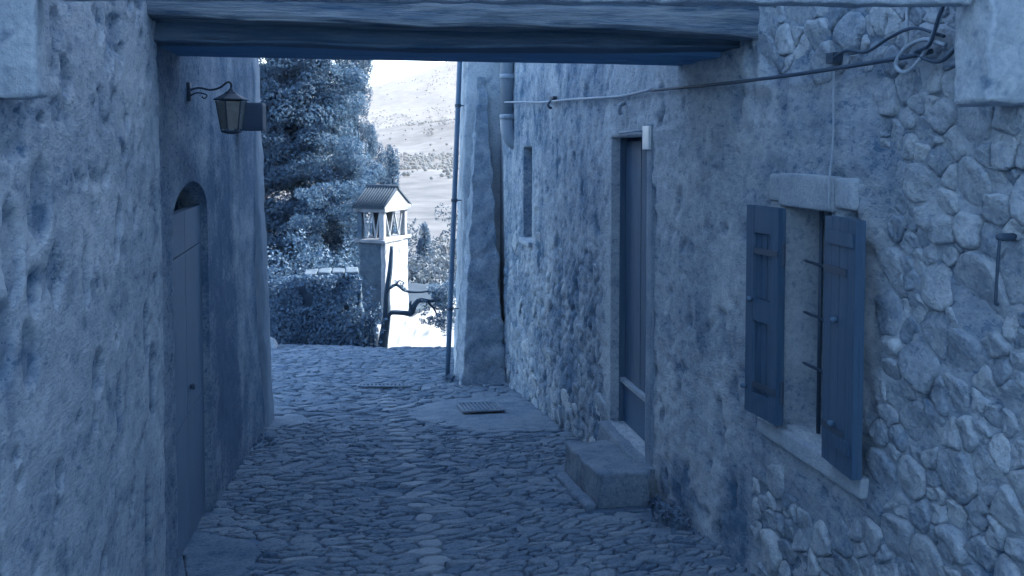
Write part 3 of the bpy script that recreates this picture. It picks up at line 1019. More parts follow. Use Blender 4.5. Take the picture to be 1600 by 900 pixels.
mb = MB(); mb.box(-5.2, -0.78, -0.5, 9.0, 3.05, 3.12); mb.build('eaves', 'roof_tile', lhouse)
# the arched door: leaf of two boards with a cross seam; the space above the leaf is open and dark
mb = MB(); mb.box(-1.05, -1.00, ADOOR[0], ADOOR[1], -0.85, 1.42)
adoor = mb.build('door', 'void', lhouse)
for (a, b) in ((ADOOR[0] + 0.004, 4.99), (4.996, ADOOR[1] - 0.004)):
    for (c, d) in ((-0.70, 0.055), (0.063, 0.97), (0.978, 1.20)):
        mb = MB(); mb.box(-0.925, -0.872, a, b, c, d, random.gauss(0, 0.05))
        mb.build('door_panel', 'left_door', adoor)
mb = MB(); mb.tube([(-0.872, 5.08, 0.2), (-0.85, 5.08, 0.2), (-0.845, 5.08, 0.2)], [0.012, 0.02, 0.01], 8); mb.build('handle', 'iron', adoor, smooth=True)
rough_block('threshold', [(-1.0, 4.38, -.82), (-.76, 4.38, -.82), (-1.0, 5.6, -.95), (-.76, 5.6, -.95),
                          (-1.0, 4.38, -.568), (-.775, 4.38, -.572), (-1.0, 5.6, -.72), (-.775, 5.6, -.725)], 0.04, 0.012, 0.015, 'slab', lhouse, seed=75, tone=lambda W: -0.35 + 0.3 * fbm(W * 6, 4, 76))

# ================================================================== COVERED PASSAGE
pas = thing('covered_passage', 'upper storey carried on dark wooden beams across the lane', 'passage', (0.55, 4.25, 2.0))
def beam(name, y0, y1, z0, z1, m, seed, amp=0.034, x0=-0.98, x1=2.1):
    def t(W):
        cr = fbm(np.stack([W[:, 0] * 0.8, W[:, 1] * 9, W[:, 2] * 17 + 0.6 * W[:, 0]], 1), 3, seed + 15)
        return fbm(W * np.array([0.9, 8, 12]), 4, seed + 3) * 0.7 - 0.5 * sstep(0.09, 0.0, np.abs(cr))
    C = boxc(x0, x1, y0, y1, z0, z1)
    b = rough_block(name, C, 0.018, 0.0, 0.018, m, pas, seed=seed, tone=t)
    me = b.data
    co = np.empty(len(me.vertices) * 3)
    me.vertices.foreach_get('co', co)
    co = co.reshape(-1, 3)
    w = fbm(np.stack([co[:, 0] * 0.9, co[:, 1] * 2, co[:, 2] * 2], 1), 3, seed) * amp * 1.6
    g = fbm(np.stack([co[:, 0] * 2.0, co[:, 1] * 26, co[:, 2] * 30], 1), 3, seed + 9) * 0.012
    cr = fbm(np.stack([co[:, 0] * 0.8, co[:, 1] * 9, co[:, 2] * 17 + 0.6 * co[:, 0]], 1), 3, seed + 15)
    ck = sstep(0.10, 0.0, np.abs(cr))
    co[:, 2] += w
    co[:, 1] += g + w * 0.6 + ck * 0.012
    me.vertices.foreach_set('co', co.ravel())
    me.update()
    return b
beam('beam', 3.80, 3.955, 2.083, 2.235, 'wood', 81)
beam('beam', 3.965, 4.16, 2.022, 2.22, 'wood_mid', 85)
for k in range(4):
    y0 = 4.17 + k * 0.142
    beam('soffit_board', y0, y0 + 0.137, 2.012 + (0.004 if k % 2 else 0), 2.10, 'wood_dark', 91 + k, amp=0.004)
mb = MB(); mb.box(-0.84, 1.92, 3.83, 4.72, 2.24, 3.1); mb.build('upper_wall', 'plaster', pas)

# ================================================================== STONE TIE BEAM AND CORBELS
co1 = rough_block('stone_corbel', boxc(1.72, 2.05, 2.07, 2.215, 1.668, 2.45), 0.015, 0.014, 0.014, 'corbel', nsc=12, seed=101, octv=5, tone=lambda W: 0.35 * fbm(W * 9, 4, 102) - 0.5 * sstep(0.35, 0.5, fbm(W * 22, 3, 107)))
tag(co1, 'pale stone corbel jutting from the rubble wall at top right', 'corbel', 'stone corbels')
co2 = rough_block('stone_corbel', boxc(-1.0, -0.705, 2.20, 2.275, 1.668, 2.45), 0.015, 0.012, 0.012, 'corbel', nsc=12, seed=103, octv=5, tone=lambda W: 0.35 * fbm(W * 9, 4, 104) - 0.5 * sstep(0.35, 0.5, fbm(W * 22, 3, 108)))
tag(co2, 'pale stone corbel jutting from the patchy plaster at top left', 'corbel', 'stone corbels')
tb = rough_block('stone_beam', [(-0.70, 2.19, 1.900), (1.715, 2.12, 1.943), (-0.70, 2.26, 1.900), (1.715, 2.19, 1.943),
                                (-0.70, 2.19, 2.10), (1.715, 2.12, 2.14), (-0.70, 2.26, 2.10), (1.715, 2.19, 2.14)],
                 0.025, 0.008, 0.014, 'mortar', nsc=18, seed=105)
tag(tb, 'thin rough stone beam spanning the lane between two corbels', 'beam')

# ================================================================== STEP, GRATES, SMALL STREET THINGS
st = rough_block('stone_step', [(1.485, 4.965, -.70), (1.83, 4.965, -.70), (1.50, 5.86, -.83), (1.83, 5.86, -.83),
                                (1.495, 4.965, -.437), (1.83, 4.965, -.437), (1.51, 5.86, -.535), (1.83, 5.86, -.535)],
                 0.02, 0.020, 0.018, 'slab', nsc=6, seed=111, octv=5, tone=lambda W: 0.05 + 0.45 * fbm(W * 6, 5, 112, 0.65) + 0.35 * sstep(0.2, 0.45, fbm(W * np.array([9, 2, 9]), 4, 113)))
tag(st, 'single worn stone step below the plank door', 'step')
kb = rough_block('kerb_stone', [(1.40, 4.93, -.70), (1.478, 4.93, -.70), (1.41, 5.75, -.82), (1.49, 5.75, -.82),
                                (1.40, 4.93, -.605), (1.478, 4.93, -.60), (1.41, 5.75, -.715), (1.49, 5.75, -.705)],
                 0.025, 0.016, 0.018, 'slab', nsc=7, seed=115, tone=lambda W: -0.15 + 0.4 * fbm(W * 6, 4, 116))
tag(kb, 'low narrow stone strip along the foot of the step', 'kerb')

def slope_pt(x, y, dz): return (x, y, float(street_z(x, y)) + dz)
def grate(name, x0, x1, y0, y1, nb, label, skew=0.0, along='x'):
    zc = float(street_z((x0 + x1) / 2, (y0 + y1) / 2))
    t = thing(name, label, 'drain grate', ((x0 + x1) / 2, (y0 + y1) / 2, zc))
    ax = (np.array([1, skew, -0.13 * skew]), np.array([0, 1, -0.13]), np.array([0, 0.13, 1]))
    ax = [a / np.linalg.norm(a) for a in ax]
    c = np.array(((x0 + x1) / 2, (y0 + y1) / 2, zc))
    hx, hy = (x1 - x0) / 2, (y1 - y0) / 2
    q = MB(); q.obox(c + ax[2] * 0.0245, ax, (hx, hy, 0.002)); q.build('pit', 'joint', t)
    q = MB()
    for s in (-1, 1):
        q.obox(c + ax[1] * s * (hy + 0.015) + ax[2] * 0.032, ax, (hx + 0.03, 0.0148, 0.008))
        q.obox(c + ax[0] * s * (hx + 0.015) + ax[2] * 0.032, ax, (0.0148, hy - 0.001, 0.0075))
    q.build('frame', 'slab', t)
    for k in range(nb):
        f = -1 + 2 * (k + 0.5) / nb
        q = MB(); q.obox(c + ax[0] * f * hx + ax[2] * 0.034, ax, (hx / nb * 0.5, hy - 0.002, 0.006)); q.build('bar', 'slab', t)
    return t
grate('drain_grate', 1.14, 1.50, 8.34, 8.80, 9, 'slotted iron drain grate beside the buttress in the paved patch', -0.1)
grate('drain_grate', 0.14, 0.74, 10.55, 10.70, 12, 'narrow slotted channel grate crossing the middle of the lane', -0.35)
cv = rough_block('drain_cover', [(1.24, 7.55, -.985 -.03), (1.56, 7.50, -.985-.03), (1.30, 7.85, -1.022-.03), (1.62, 7.80, -1.015-.03),
                                 (1.24, 7.55, -.974), (1.56, 7.50, -.966), (1.30, 7.85, -1.012), (1.62, 7.80, -1.004)], 0.05, 0.003, 0.006, 'slab', seed=118)
tag(cv, 'flat dark drain cover in the paving beside the wall', 'drain cover')

# ================================================================== LANTERN AND WALL BOX
LC = np.array([-0.612, 4.95, 0])
lan = thing('wall_lantern', 'small glazed iron lantern on a scrolled bracket on the left wall', 'lantern', (-0.612, 4.95, 1.63))
mb = MB()
mb.tube(smooth_path([(-0.84, 4.95, 1.855), (-0.78, 4.95, 1.872), (-0.72, 4.95, 1.862), (-0.67, 4.95, 1.875), (-0.63, 4.95, 1.905), (-0.612, 4.95, 1.895), (-0.612, 4.95, 1.87)], 5), 0.006, 7)
mb.tube(smooth_path([(-0.84, 4.95, 1.82), (-0.79, 4.95, 1.845), (-0.74, 4.95, 1.835), (-0.75, 4.95, 1.815), (-0.765, 4.95, 1.825)], 5), 0.004, 6)
mb.box(-0.845, -0.822, 4.92, 4.98, 1.80, 1.90)
mb.build('bracket', 'iron', lan, smooth=True)
def ring(cx, cy, z, r, n=6, a0=0.26):
    return [(cx + r * math.cos(a0 + 2 * math.pi * k / n), cy + r * math.sin(a0 + 2 * math.pi * k / n), z) for k in range(n)]
def frustum(name, zs, rs, m, parent, n=6, smooth=False):
    V, F = [], []
    for z, r in zip(zs, rs): V += ring(LC[0], LC[1], z, r, n)
    for a in range(len(zs) - 1):
        for k in range(n): F.append((a * n + k, a * n + (k + 1) % n, (a + 1) * n + (k + 1) % n, (a + 1) * n + k))
    F.append(tuple(range(n - 1, -1, -1)))
    F.append(tuple((len(zs) - 1) * n + k for k in range(n)))
    q = MB(); q.add(V, F)
    return q.build(name, m, parent, smooth=smooth)
frustum('roof', [1.806, 1.812, 1.842, 1.852, 1.856, 1.872], [0.094, 0.094, 0.038, 0.03, 0.02, 0.008], 'iron', lan)
frustum('base', [1.622, 1.632, 1.642], [0.02, 0.055, 0.058], 'iron', lan)
top, bot = ring(LC[0], LC[1], 1.804, 0.080), ring(LC[0], LC[1], 1.644, 0.054)
for k in range(6):
    q = MB(); q.tube([bot[k], top[k]], 0.0045, 5); q.build('rib', 'iron', lan)
    a, b, c, d = [np.array(p) for p in (bot[k], bot[(k + 1) % 6], top[(k + 1) % 6], top[k])]
    ctr = np.array([LC[0], LC[1], 1.72])
    q = MB()
    V = [x + (m_ - x) * 0.06 for x, m_ in zip((a, b, c, d), [(a + b + c + d) / 4] * 4)]
    n_ = np.cross(V[1] - V[0], V[3] - V[0]); n_ /= np.linalg.norm(n_)
    V += [x - n_ * 0.002 for x in V]
    q.add(V, [(0,1,2,3), (7,6,5,4), (0,4,5,1), (1,5,6,2), (2,6,7,3), (3,7,4,0)])
    q.build('glass_pane', 'glass', lan)
q = MB(); q.tube([(LC[0], LC[1], 1.645), (LC[0], LC[1], 1.68), (LC[0], LC[1], 1.70), (LC[0], LC[1], 1.73), (LC[0], LC[1], 1.745)], [0.012, 0.012, 0.024, 0.024, 0.01], 10)
q.build('bulb', 'white', lan, smooth=True)
wb = rough_block('wall_box', boxc(-0.80, -0.628, 6.95, 7.25, 1.68, 1.895), 0.05, 0.002, 0.008, 'iron', seed=121)
tag(wb, 'dark metal box fixed to the left wall beyond the lantern', 'box')

# ================================================================== PIPES
dp = thing('downpipe', 'thick pale zinc downpipe bending into the right wall', 'downpipe', (1.80, 9.86, 1.6))
mb = MB(); mb.tube([(1.835, 9.78, 4.38), (1.835, 9.80, 3.0), (1.835, 9.82, 1.93)], 0.078, 16); mb.build('pipe', 'pipe', dp, smooth=True)
mb = MB(); mb.tube(smooth_path([(1.835, 9.82, 1.90), (1.838, 9.82, 1.76), (1.865, 9.82, 1.66), (1.93, 9.82, 1.60), (2.0, 9.82, 1.57)], 5), 0.084, 16); mb.build('elbow', 'pipe', dp, smooth=True)
for z in (2.36, 1.90):
    mb = MB(); mb.tube([(1.835, 9.81, z - 0.03), (1.835, 9.81, z - 0.025), (1.835, 9.81, z + 0.025), (1.835, 9.81, z + 0.03)], [0.082, 0.092, 0.092, 0.082], 16)
    mb.build('collar', 'pipe', dp, smooth=True)
dd = thing('drainpipe', 'thin dark drainpipe leaning down the corner of the end pier', 'drainpipe', (1.27, 11.0, -1.45))
top_, bot_ = np.array([1.462, 11.0, 3.2]), np.array([1.268, 11.0, -1.46])
mb = MB(); mb.tube([bot_ + (top_ - bot_) * t for t in np.linspace(0, 1, 8)], 0.034, 10); mb.build('pipe', 'pipe_dark', dd, smooth=True)
for t in (0.2, 0.5, 0.76, 0.93):
    p = bot_ + (top_ - bot_) * t
    mb = MB(); mb.tube([p - [0, 0, .02], p + [0, 0, .02]], 0.043, 10)
    mb.tube([p, p + [0.14, 0, 0]], 0.008, 6)
    mb.build('clip', 'iron', dd)

# ================================================================== CABLES, PLAQUE, IRONS
def cable(name, pts, r, m, label, k=6, n=6):
    q = MB(); q.tube(smooth_path(pts, k), r, n)
    o = q.build(name, m, smooth=True)
    return tag(o, label, 'cable')
wx = 1.862
cable('wall_cable', [(wx, 2.50, 1.86), (wx - .01, 2.63, 1.853), (wx - .015, 3.3, 1.853), (wx - .01, 4.1, 1.868), (wx, 4.7, 1.888), (wx, 5.1, 1.90)], 0.0085, 'cable_dark', 'thick dark cable strung along the right wall above the window')
cable('wall_cable', [(wx, 5.1, 1.905), (wx, 5.69, 1.90), (wx, 6.4, 1.925), (wx, 7.2, 1.955), (wx, 8.2, 1.985), (wx - .02, 9.0, 2.03), (wx - .08, 9.68, 2.06)], 0.010, 'cable_pale', 'pale cable continuing past the plank door to the downpipe')
cable('wall_cable', [(1.885, 3.11, 1.86), (1.885, 3.105, 1.70), (1.882, 3.102, 1.55), (1.87, 3.10, 1.44), (1.868, 3.10, 1.36), (1.868, 3.10, 1.30)], 0.0045, 'cable_pale', 'thin pale wire hanging down onto the window lintel')
cable('wall_cable', [(1.86, 2.64, 2.5), (1.862, 2.635, 2.2), (1.862, 2.63, 2.0), (1.862, 2.625, 1.86)], 0.006, 'cable_pale', 'short upright pale wire dropping to the cable loops')
cable('wall_cable', [(1.86, 2.40, 2.3), (1.85, 2.42, 2.05), (1.845, 2.46, 1.93), (1.845, 2.53, 1.84), (1.84, 2.60, 1.80), (1.845, 2.66, 1.83), (1.85, 2.62, 1.88), (1.85, 2.52, 1.90), (1.85, 2.42, 1.87)], 0.0075, 'cable_pale', 'pale looped cable coiled beside the right corbel')
cable('wall_cable', [(1.86, 2.36, 2.1), (1.84, 2.43, 1.98), (1.84, 2.48, 1.88), (1.84, 2.55, 1.86), (1.85, 2.45, 1.82), (1.85, 2.36, 1.86)], 0.006, 'cable_dark', 'dark looped cable tangled behind the right corbel')
cable('wall_cable', [(1.86, 2.44, 1.90), (1.855, 2.58, 1.945), (1.85, 2.70, 1.93), (1.852, 2.84, 1.895), (1.86, 2.98, 1.915), (1.87, 3.08, 1.90)], 0.006, 'cable_dark', 'sagging dark cable above the straight one near the right corbel')
jb = MB(); jb.box(1.866, 1.91, 3.085, 3.135, 1.88, 1.92); o = jb.build('junction_box', 'iron')
tag(o, 'tiny dark junction box where the wires meet above the window', 'junction box')

pq = rough_block('number_plaque', boxc(1.868, 1.895, 5.165, 5.29, 1.535, 1.685), 0.04, 0.001, 0.004, 'white', seed=131)
tag(pq, 'small white plaque on the wall beside the plank door', 'plaque')
q = MB(); q.tube([(1.90, 5.36, 1.655), (1.86, 5.40, 1.655), (1.86, 5.74, 1.65), (1.90, 5.76, 1.65)], 0.007, 6)
tag(q.build('wall_rod', 'cable_pale', smooth=True), 'short pale rod fixed across the top of the plank door', 'rod')
def iron_hook(y, z, label):
    q = MB()
    q.box(1.86, 1.93, y - 0.07, y + 0.07, z + 0.015, z + 0.035)
    q.tube(smooth_path([(1.93, y, z), (1.86, y, z - 0.005), (1.83, y, z - 0.04), (1.85, y, z - 0.07), (1.86, y, z - 0.06)], 4), 0.012, 7)
    tag(q.build('wall_iron', 'iron'), label, 'wall iron')
iron_hook(7.75, 1.98, 'small dark iron hook above the slot window')
q = MB()
q.tube(smooth_path([(1.95, 5.69, 1.86), (1.86, 5.69, 1.845), (1.845, 5.69, 1.80), (1.86, 5.69, 1.775)], 4), 0.014, 7)
tag(q.build('wall_iron', 'pipe', smooth=True), 'pale cable hook above the plank door', 'wall iron')
hk = thing('iron_hook', 'dark iron hook with long shank on the rubble wall at far right', 'hook', (1.86, 2.18, 1.1))
q = MB(); q.tube([(1.93, 2.178, 1.29), (1.858, 2.178, 1.29), (1.848, 2.178, 1.29)], [0.010, 0.012, 0.008], 8); q.build('pin', 'iron', hk, smooth=True)
q = MB(); q.tube(smooth_path([(1.856, 2.178, 1.285), (1.856, 2.184, 1.20), (1.858, 2.190, 1.12), (1.86, 2.192, 1.095), (1.868, 2.192, 1.09)], 4), 0.005, 6); q.build('shank', 'iron', hk, smooth=True)

# ================================================================== CHIMNEY AND LOWER HOUSE BEYOND THE BROW
ca, sa = math.cos(R(30)), math.sin(R(30))
E1 = np.array([-ca, sa, 0.0])        # along the shaded face (to the left and back)
E2 = np.array([sa, ca, 0.0])         # along the sunlit face (to the right and back)
UP = np.array([0, 0, 1.0])
C0 = np.array([0.81, 19.0, 0.0])
def cpt(a, b, z): return C0 + E1 * a + E2 * b + UP * z
def cblock(a0, a1, b0, b1, z0, z1):
    # corner order z, then y(b), then x(-a)
    return [tuple(cpt(a, b, z)) for z in (z0, z1) for b in (b0, b1) for a in (a1, a0)]
chim = thing('chimney', 'tall whitewashed chimney with gabled openwork cap beyond the brow', 'chimney', tuple(cpt(0.55, 0.55, -2.9)))
WA, WB = 0.64, 1.16
rough_block('shaft', cblock(0.06, WA, 0.04, WB, -4.0, -0.55), 0.06, 0.05, 0.03, 'chimney_shaded', chim, nsc=5, seed=141)  # whole shaft coloured dark to carry the shaded left face
rough_block('sunlit_coat', cblock(-0.02, 0.09, 0.015, WB, -4.0, -0.55), 0.06, 0.02, 0.02, 'lime', chim, nsc=5, seed=142,  # pale slab on the sunlit side only, sun put into colour
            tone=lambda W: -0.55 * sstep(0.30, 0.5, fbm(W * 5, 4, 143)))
rough_block('ledge', cblock(-0.06, WA + 0.10, -0.06, WB + 0.10, -0.55, -0.47), 0.08, 0.02, 0.02, 'lime', chim, nsc=5, seed=145, tone=lambda W: -0.4 + 0.4 * sstep(0.75, 0.85, W[:, 0]))  # tone darkens the shaded face, left of the near corner
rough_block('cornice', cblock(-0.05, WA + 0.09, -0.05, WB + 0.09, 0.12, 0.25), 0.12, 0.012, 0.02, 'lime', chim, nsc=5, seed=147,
            tone=lambda W: -0.45 * sstep(-0.1, 0.3, fbm(W * 7, 3, 148)) - 0.35 * sstep(0.85, 0.75, W[:, 0]))  # last term paints the shaded face darker
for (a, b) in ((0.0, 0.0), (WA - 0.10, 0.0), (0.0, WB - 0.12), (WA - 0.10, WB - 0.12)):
    rough_block('corner_post', cblock(a + .01, a + 0.13, b + .01, b + 0.13, -0.47, 0.12), 0.1, 0.01, 0.012, 'lime' if a == 0 else 'chimney_shaded', chim, seed=149)  # left posts get the shade-darkened stone
rough_block('inner_flue', cblock(0.20, WA - 0.18, 0.32, WB - 0.32, -0.44, 0.12), 0.2, 0.01, 0.01, 'flue_dark', chim, seed=151)  # near-black block filling the middle of the cap
def slat(p, q_, parent):
    m_ = MB(); m_.tube([p, q_], 0.022, 5); m_.build('tile_slat', 'lime', parent)
for k in range(2):                      # V shaped tile openwork on the sunlit face
    b0, b1 = 0.16 + k * 0.44, 0.16 + (k + 1) * 0.44
    mid = (b0 + b1) / 2
    slat(cpt(0.06, b0, 0.12), cpt(0.06, mid, -0.44), chim)
    slat(cpt(0.06, mid, -0.44), cpt(0.06, b1 - 0.03, 0.12), chim)
for k in range(2):                      # and on the shaded face
    a0, a1 = 0.13 + k * 0.21, 0.13 + (k + 1) * 0.21
    mid = (a0 + a1) / 2
    slat(cpt(a0, 0.06, 0.12), cpt(mid, 0.06, -0.44), chim)
    slat(cpt(mid, 0.06, -0.44), cpt(a1 - 0.03, 0.06, 0.12), chim)
# gable over the sunlit face, ridge running along E1
q = MB()
g0, g1 = -0.03, WA + 0.06
bm_ = (WB) / 2
V = [cpt(g0, -0.03, 0.25), cpt(g0, WB + 0.03, 0.25), cpt(g0, bm_, 0.62), cpt(g1, -0.03, 0.25), cpt(g1, WB + 0.03, 0.25), cpt(g1, bm_, 0.62)]
q.add(V, [(0,1,2), (5,4,3), (0,2,5,3), (1,4,5,2), (0,3,4,1)])
q.build('gable', 'lime', chim)
rf = None
for (b0, b1, z0, z1) in ((-0.10, bm_ + 0.01, 0.21, 0.635), (WB + 0.10, bm_ - 0.01, 0.21, 0.632)):
    q = MB()
    th = np.array([0, 0, 0.03])
    e = [cpt(g0 - 0.03, b0, z0), cpt(g1 + 0.03, b0, z0), cpt(g1 + 0.03, b1, z1), cpt(g0 - 0.03, b1, z1)]
    q.add(e + [x + th for x in e], [(3,2,1,0), (4,5,6,7), (0,1,5,4), (1,2,6,5), (2,3,7,6), (3,0,4,7)])
    rf = q.build('roof', 'roof_tile', chim)
    for k in range(12):
        f = (k + 0.5) / 12
        p0 = e[0] * (1 - f) + e[1] * f + th * 1.1
        p1 = e[3] * (1 - f) + e[2] * f + th * 1.1
        m_ = MB(); m_.tube([p0, (p0 + p1) / 2, p1], [0.027, 0.026, 0.025], 8); m_.build('roof_tile', 'roof_tile', rf, smooth=True)
m_ = MB(); m_.tube([cpt(g0 - .04, bm_, 0.665), cpt(g1 + .04, bm_, 0.665)], 0.045, 8); m_.build('ridge_tile', 'roof_tile', chim, smooth=True)

low = thing('lower_house', 'sunlit whitewashed house wall below the brow at the chimney foot', 'house', tuple(cpt(1, 1.5, -6)))
rough_block('wall', cblock(-0.04, 3.2, -0.36, 4.6, -6.2, -2.32), 0.16, 0.05, 0.05, 'lime', low, nsc=2.2, seed=161,
            tone=lambda W: -0.6 * sstep(0.28, 0.45, fbm(W * 4, 4, 163)))
rough_block('roof', cblock(-0.14, 3.3, 1.2, 4.7, -2.32, -2.20), 0.2, 0.04, 0.03, 'roof_tile', low, seed=165)

# ================================================================== GARDEN WALL, IVY, ROCKS
gw = thing('garden_wall', 'dark ivy covered garden wall at the end of the lane', 'wall', (-0.4, 17, -2.9))
rough_block('wall', [(-1.6, 16.95, -3.6), (0.50, 16.95, -3.6), (-1.6, 17.4, -3.6), (0.50, 17.4, -3.6),
                     (-1.5, 16.98, -1.15), (0.26, 16.98, -0.98), (-1.5, 17.4, -1.15), (0.26, 17.4, -0.98)], 0.07, 0.07, 0.05, 'ivy_wall', gw, nsc=4, seed=171, octv=5)
for k in range(4):
    x0 = -0.80 + k * 0.26
    rough_block('coping_stone', boxc(x0, x0 + 0.25, 16.85, 17.5, -0.95, -0.86 + random.uniform(-.02, .02)), 0.05, 0.03, 0.03, 'coping', gw, seed=175 + k)

def leaves(C, N, size, aspect, seed, jit=0.8, droop=0.0):
    """leaf quads at C with mean normals N"""
    r = np.random.default_rng(seed)
    n = len(C)
    d = N + r.normal(0, jit, (n, 3))
    d /= np.linalg.norm(d, axis=1, keepdims=True) + 1e-9
    u = np.cross(d, r.normal(0, 1, (n, 3)))
    u /= np.linalg.norm(u, axis=1, keepdims=True) + 1e-9
    w = np.cross(d, u)
    s = size * r.uniform(0.55, 1.35, (n, 1))
    a, b = u * s, w * s * aspect
    V = np.stack([C - a, C + b * 0.9 - a * 0.1, C + a, C - b * 0.9 - a * 0.1], 1).reshape(-1, 3)
    F = np.arange(4 * n).reshape(n, 4)
    t = np.repeat(r.normal(0, 0.25, n), 4)
    return V, F, t

def crown_mesh(clumps, per, size, aspect, seed, jit=0.8):
    """clumps: (x,y,z, rx,ry,rz); leaves sit mostly near each clump's surface"""
    r = np.random.default_rng(seed)
    Cs, Ns = [], []
    for (x, y, z, rx, ry, rz) in clumps:
        k = max(8, int(per * (rx * rz) ** 0.9 / 0.2))
        d = r.normal(0, 1, (k, 3))
        d /= np.linalg.norm(d, axis=1, keepdims=True)
        rad = r.uniform(0.45, 1.0, (k, 1)) ** 0.5
        lump = 1 + 0.25 * vnoise(d * 2.5 + x * 3 + z, 7)[:, None]
        Cs.append(np.array([x, y, z]) + d * rad * lump * np.array([rx, ry, rz]))
        Ns.append(d)
    return leaves(np.vstack(Cs), np.vstack(Ns), size, aspect, seed + 1, jit)

def tree(name, label, loc, trunk, limbs, clumps, per, size, aspect, m, seed, group=None, jit=0.8, cat='tree'):
    t = thing(name, label, cat, loc, group)
    q = MB()
    for (pts, rad) in [trunk] + limbs:
        sp = smooth_path(pts, 5)
        q.tube(sp, list(np.interp(np.linspace(0, 1, len(sp)), np.linspace(0, 1, len(rad)), rad)), 8)
    q.build('trunk', 'bark', t, smooth=True)
    V, F, tn = crown_mesh(clumps, per, size, aspect, seed, jit)
    link('crown', mesh_np('crown', V, F, tn), m, t)
    return t

# ivy over the wall
r_ = np.random.default_rng(33)
n = 16000
cx = r_.uniform(-1.65, 0.55, n); cz = r_.uniform(-3.2, -0.88, n)
ok_ = cz < -0.88 - 0.9 * np.maximum(0, cx - 0.2) - 0.16 * np.maximum(0, -0.7 - cx) + 0.06 * vnoise(np.stack([cx * 6, cz * 0, cz * 0], 1), 16)
cx, cz = cx[ok_], cz[ok_]
keep = vnoise(np.stack([cx * 2.6, cz * 2.6, cx * 0], 1), 13) + 0.5 * vnoise(np.stack([cx * 7, cz * 7, cx * 0], 1), 14) > -0.5
cx, cz = cx[keep], cz[keep]
cy = 16.9 - r_.uniform(0, 0.14, len(cx)) - 0.08 * vnoise(np.stack([cx * 3, cz * 3, cx * 0], 1), 15)
V, F, t = leaves(np.stack([cx, cy, cz], 1), np.tile([0, -1, 0.4], (len(cx), 1)), 0.030, 0.8, 5, 0.6)
iv = tag(link('ivy', mesh_np('ivy', V, F, t), 'ivy'), 'dark ivy leaves hanging over the garden wall', 'ivy', None, 'stuff')

def shrub(label, c, r3, nclump, per, size, m, seed, name='shrub', group='shrubs around the garden wall'):
    r = random.Random(seed)
    cl = []
    for _ in range(nclump):
        u = [r.gauss(0, 0.5) for _ in range(3)]
        cl.append((c[0] + u[0] * r3[0], c[1] + u[1] * r3[1], c[2] + r3[2] + u[2] * r3[2] * 0.9, r.uniform(.22, .4) * r3[0], r.uniform(.22, .4) * r3[1], r.uniform(.2, .36) * r3[2]))
    limbs = [([c, (c[0] + r.uniform(-.4, .4) * r3[0], c[1] + r.uniform(-.3, .3) * r3[1], c[2] + r3[2]), (c[0] + r.uniform(-.8, .8) * r3[0], c[1], c[2] + 1.5 * r3[2])], [0.03 * r3[2], 0.012 * r3[2]]) for _ in range(3)]
    t = tree(name, label, c, ([c, (c[0], c[1], c[2] + 0.6 * r3[2]), (c[0] + .1 * r3[0], c[1], c[2] + 1.3 * r3[2])], [0.045 * r3[2], 0.025 * r3[2], 0.01 * r3[2]]), limbs, cl, per, size, 0.6, m, seed, group, cat='shrub')
    return t
shrub('dark leafy shrub at the left end of the garden wall', (-1.75, 17.7, -3.0), (0.75, 0.5, 1.05), 22, 110, 0.05, 'ivy', 41)
shrub('dark rounded shrub hiding the right end of the garden wall', (0.40, 16.72, -3.0), (0.32, 0.2, 0.88), 16, 110, 0.045, 'ivy', 43)
shrub('dark shrub behind the left part of the garden wall', (-1.2, 18.3, -3.2), (0.8, 0.5, 1.5), 34, 160, 0.04, 'ivy', 45)
shrub('low dark shrub spilling over the garden wall coping', (-0.1, 18.0, -3.2), (0.6, 0.4, 1.32), 30, 160, 0.04, 'ivy', 47)
shrub('ragged dark shrub hanging before the garden wall', (-0.9, 16.75, -2.6), (0.5, 0.18, 0.62), 26, 160, 0.035, 'ivy', 49)
bd = rough_block('boulder', [(-1.70, 15.9, -2.35), (-1.10, 15.9, -2.35), (-1.8, 16.4, -2.4), (-1.10, 16.4, -2.4),
                             (-1.55, 16.0, -1.78), (-1.35, 16.0, -1.90), (-1.6, 16.3, -1.78), (-1.32, 16.3, -1.93)], 0.05, 0.06, 0.08, 'dressed', nsc=3, seed=181)
tag(bd, 'pale rough boulder at the far left corner of the lane', 'boulder')

def weed(x, y, w, h, n, seed, label):
    r = random.Random(seed)
    t = thing('weed', label, 'weed', (x, y, float(street_z(x, y))), 'weeds along the foot of the walls')
    V, F = [], []
    for k in range(n):
        bx, by = x + r.gauss(0, w * 0.45), y + r.gauss(0, w)
        bz = float(street_z(bx, by)) - 0.01
        a, hh, ln = r.uniform(0, 6.28), h * r.uniform(0.4, 1.0), r.uniform(0.2, 0.7)
        d = np.array([math.cos(a), math.sin(a), 0]); p = np.array([-d[1], d[0], 0]) * r.uniform(0.004, 0.010)
        b = np.array([bx, by, bz])
        m1 = b + d * hh * ln * 0.4 + UP * hh * 0.65
        tp = b + d * hh * ln + UP * hh * (0.9 - 0.3 * ln)
        i = len(V)
        V += [b - p, b + p, m1 + p * 1.3, m1 - p * 1.3, tp]
        F += [(i, i + 1, i + 2, i + 3), (i + 3, i + 2, i + 4)]
    link('leaves', mesh_np('leaves', np.array(V), F, [r.gauss(0, .2)] * len(V)), 'ivy', t)
weed(1.83, 4.60, 0.10, 0.13, 150, 1, 'dark weed tuft below the stained plaster between step and window')
weed(1.84, 4.88, 0.04, 0.10, 60, 2, 'small dark weed tuft at the near end of the stone step')
weed(1.30, 10.75, 0.10, 0.14, 110, 3, 'dark weed tuft at the foot of the drainpipe')
weed(-0.72, 7.6, 0.14, 0.07, 80, 4, 'low dark weeds at the foot of the left wall')

# ================================================================== TREES
random.seed(11)
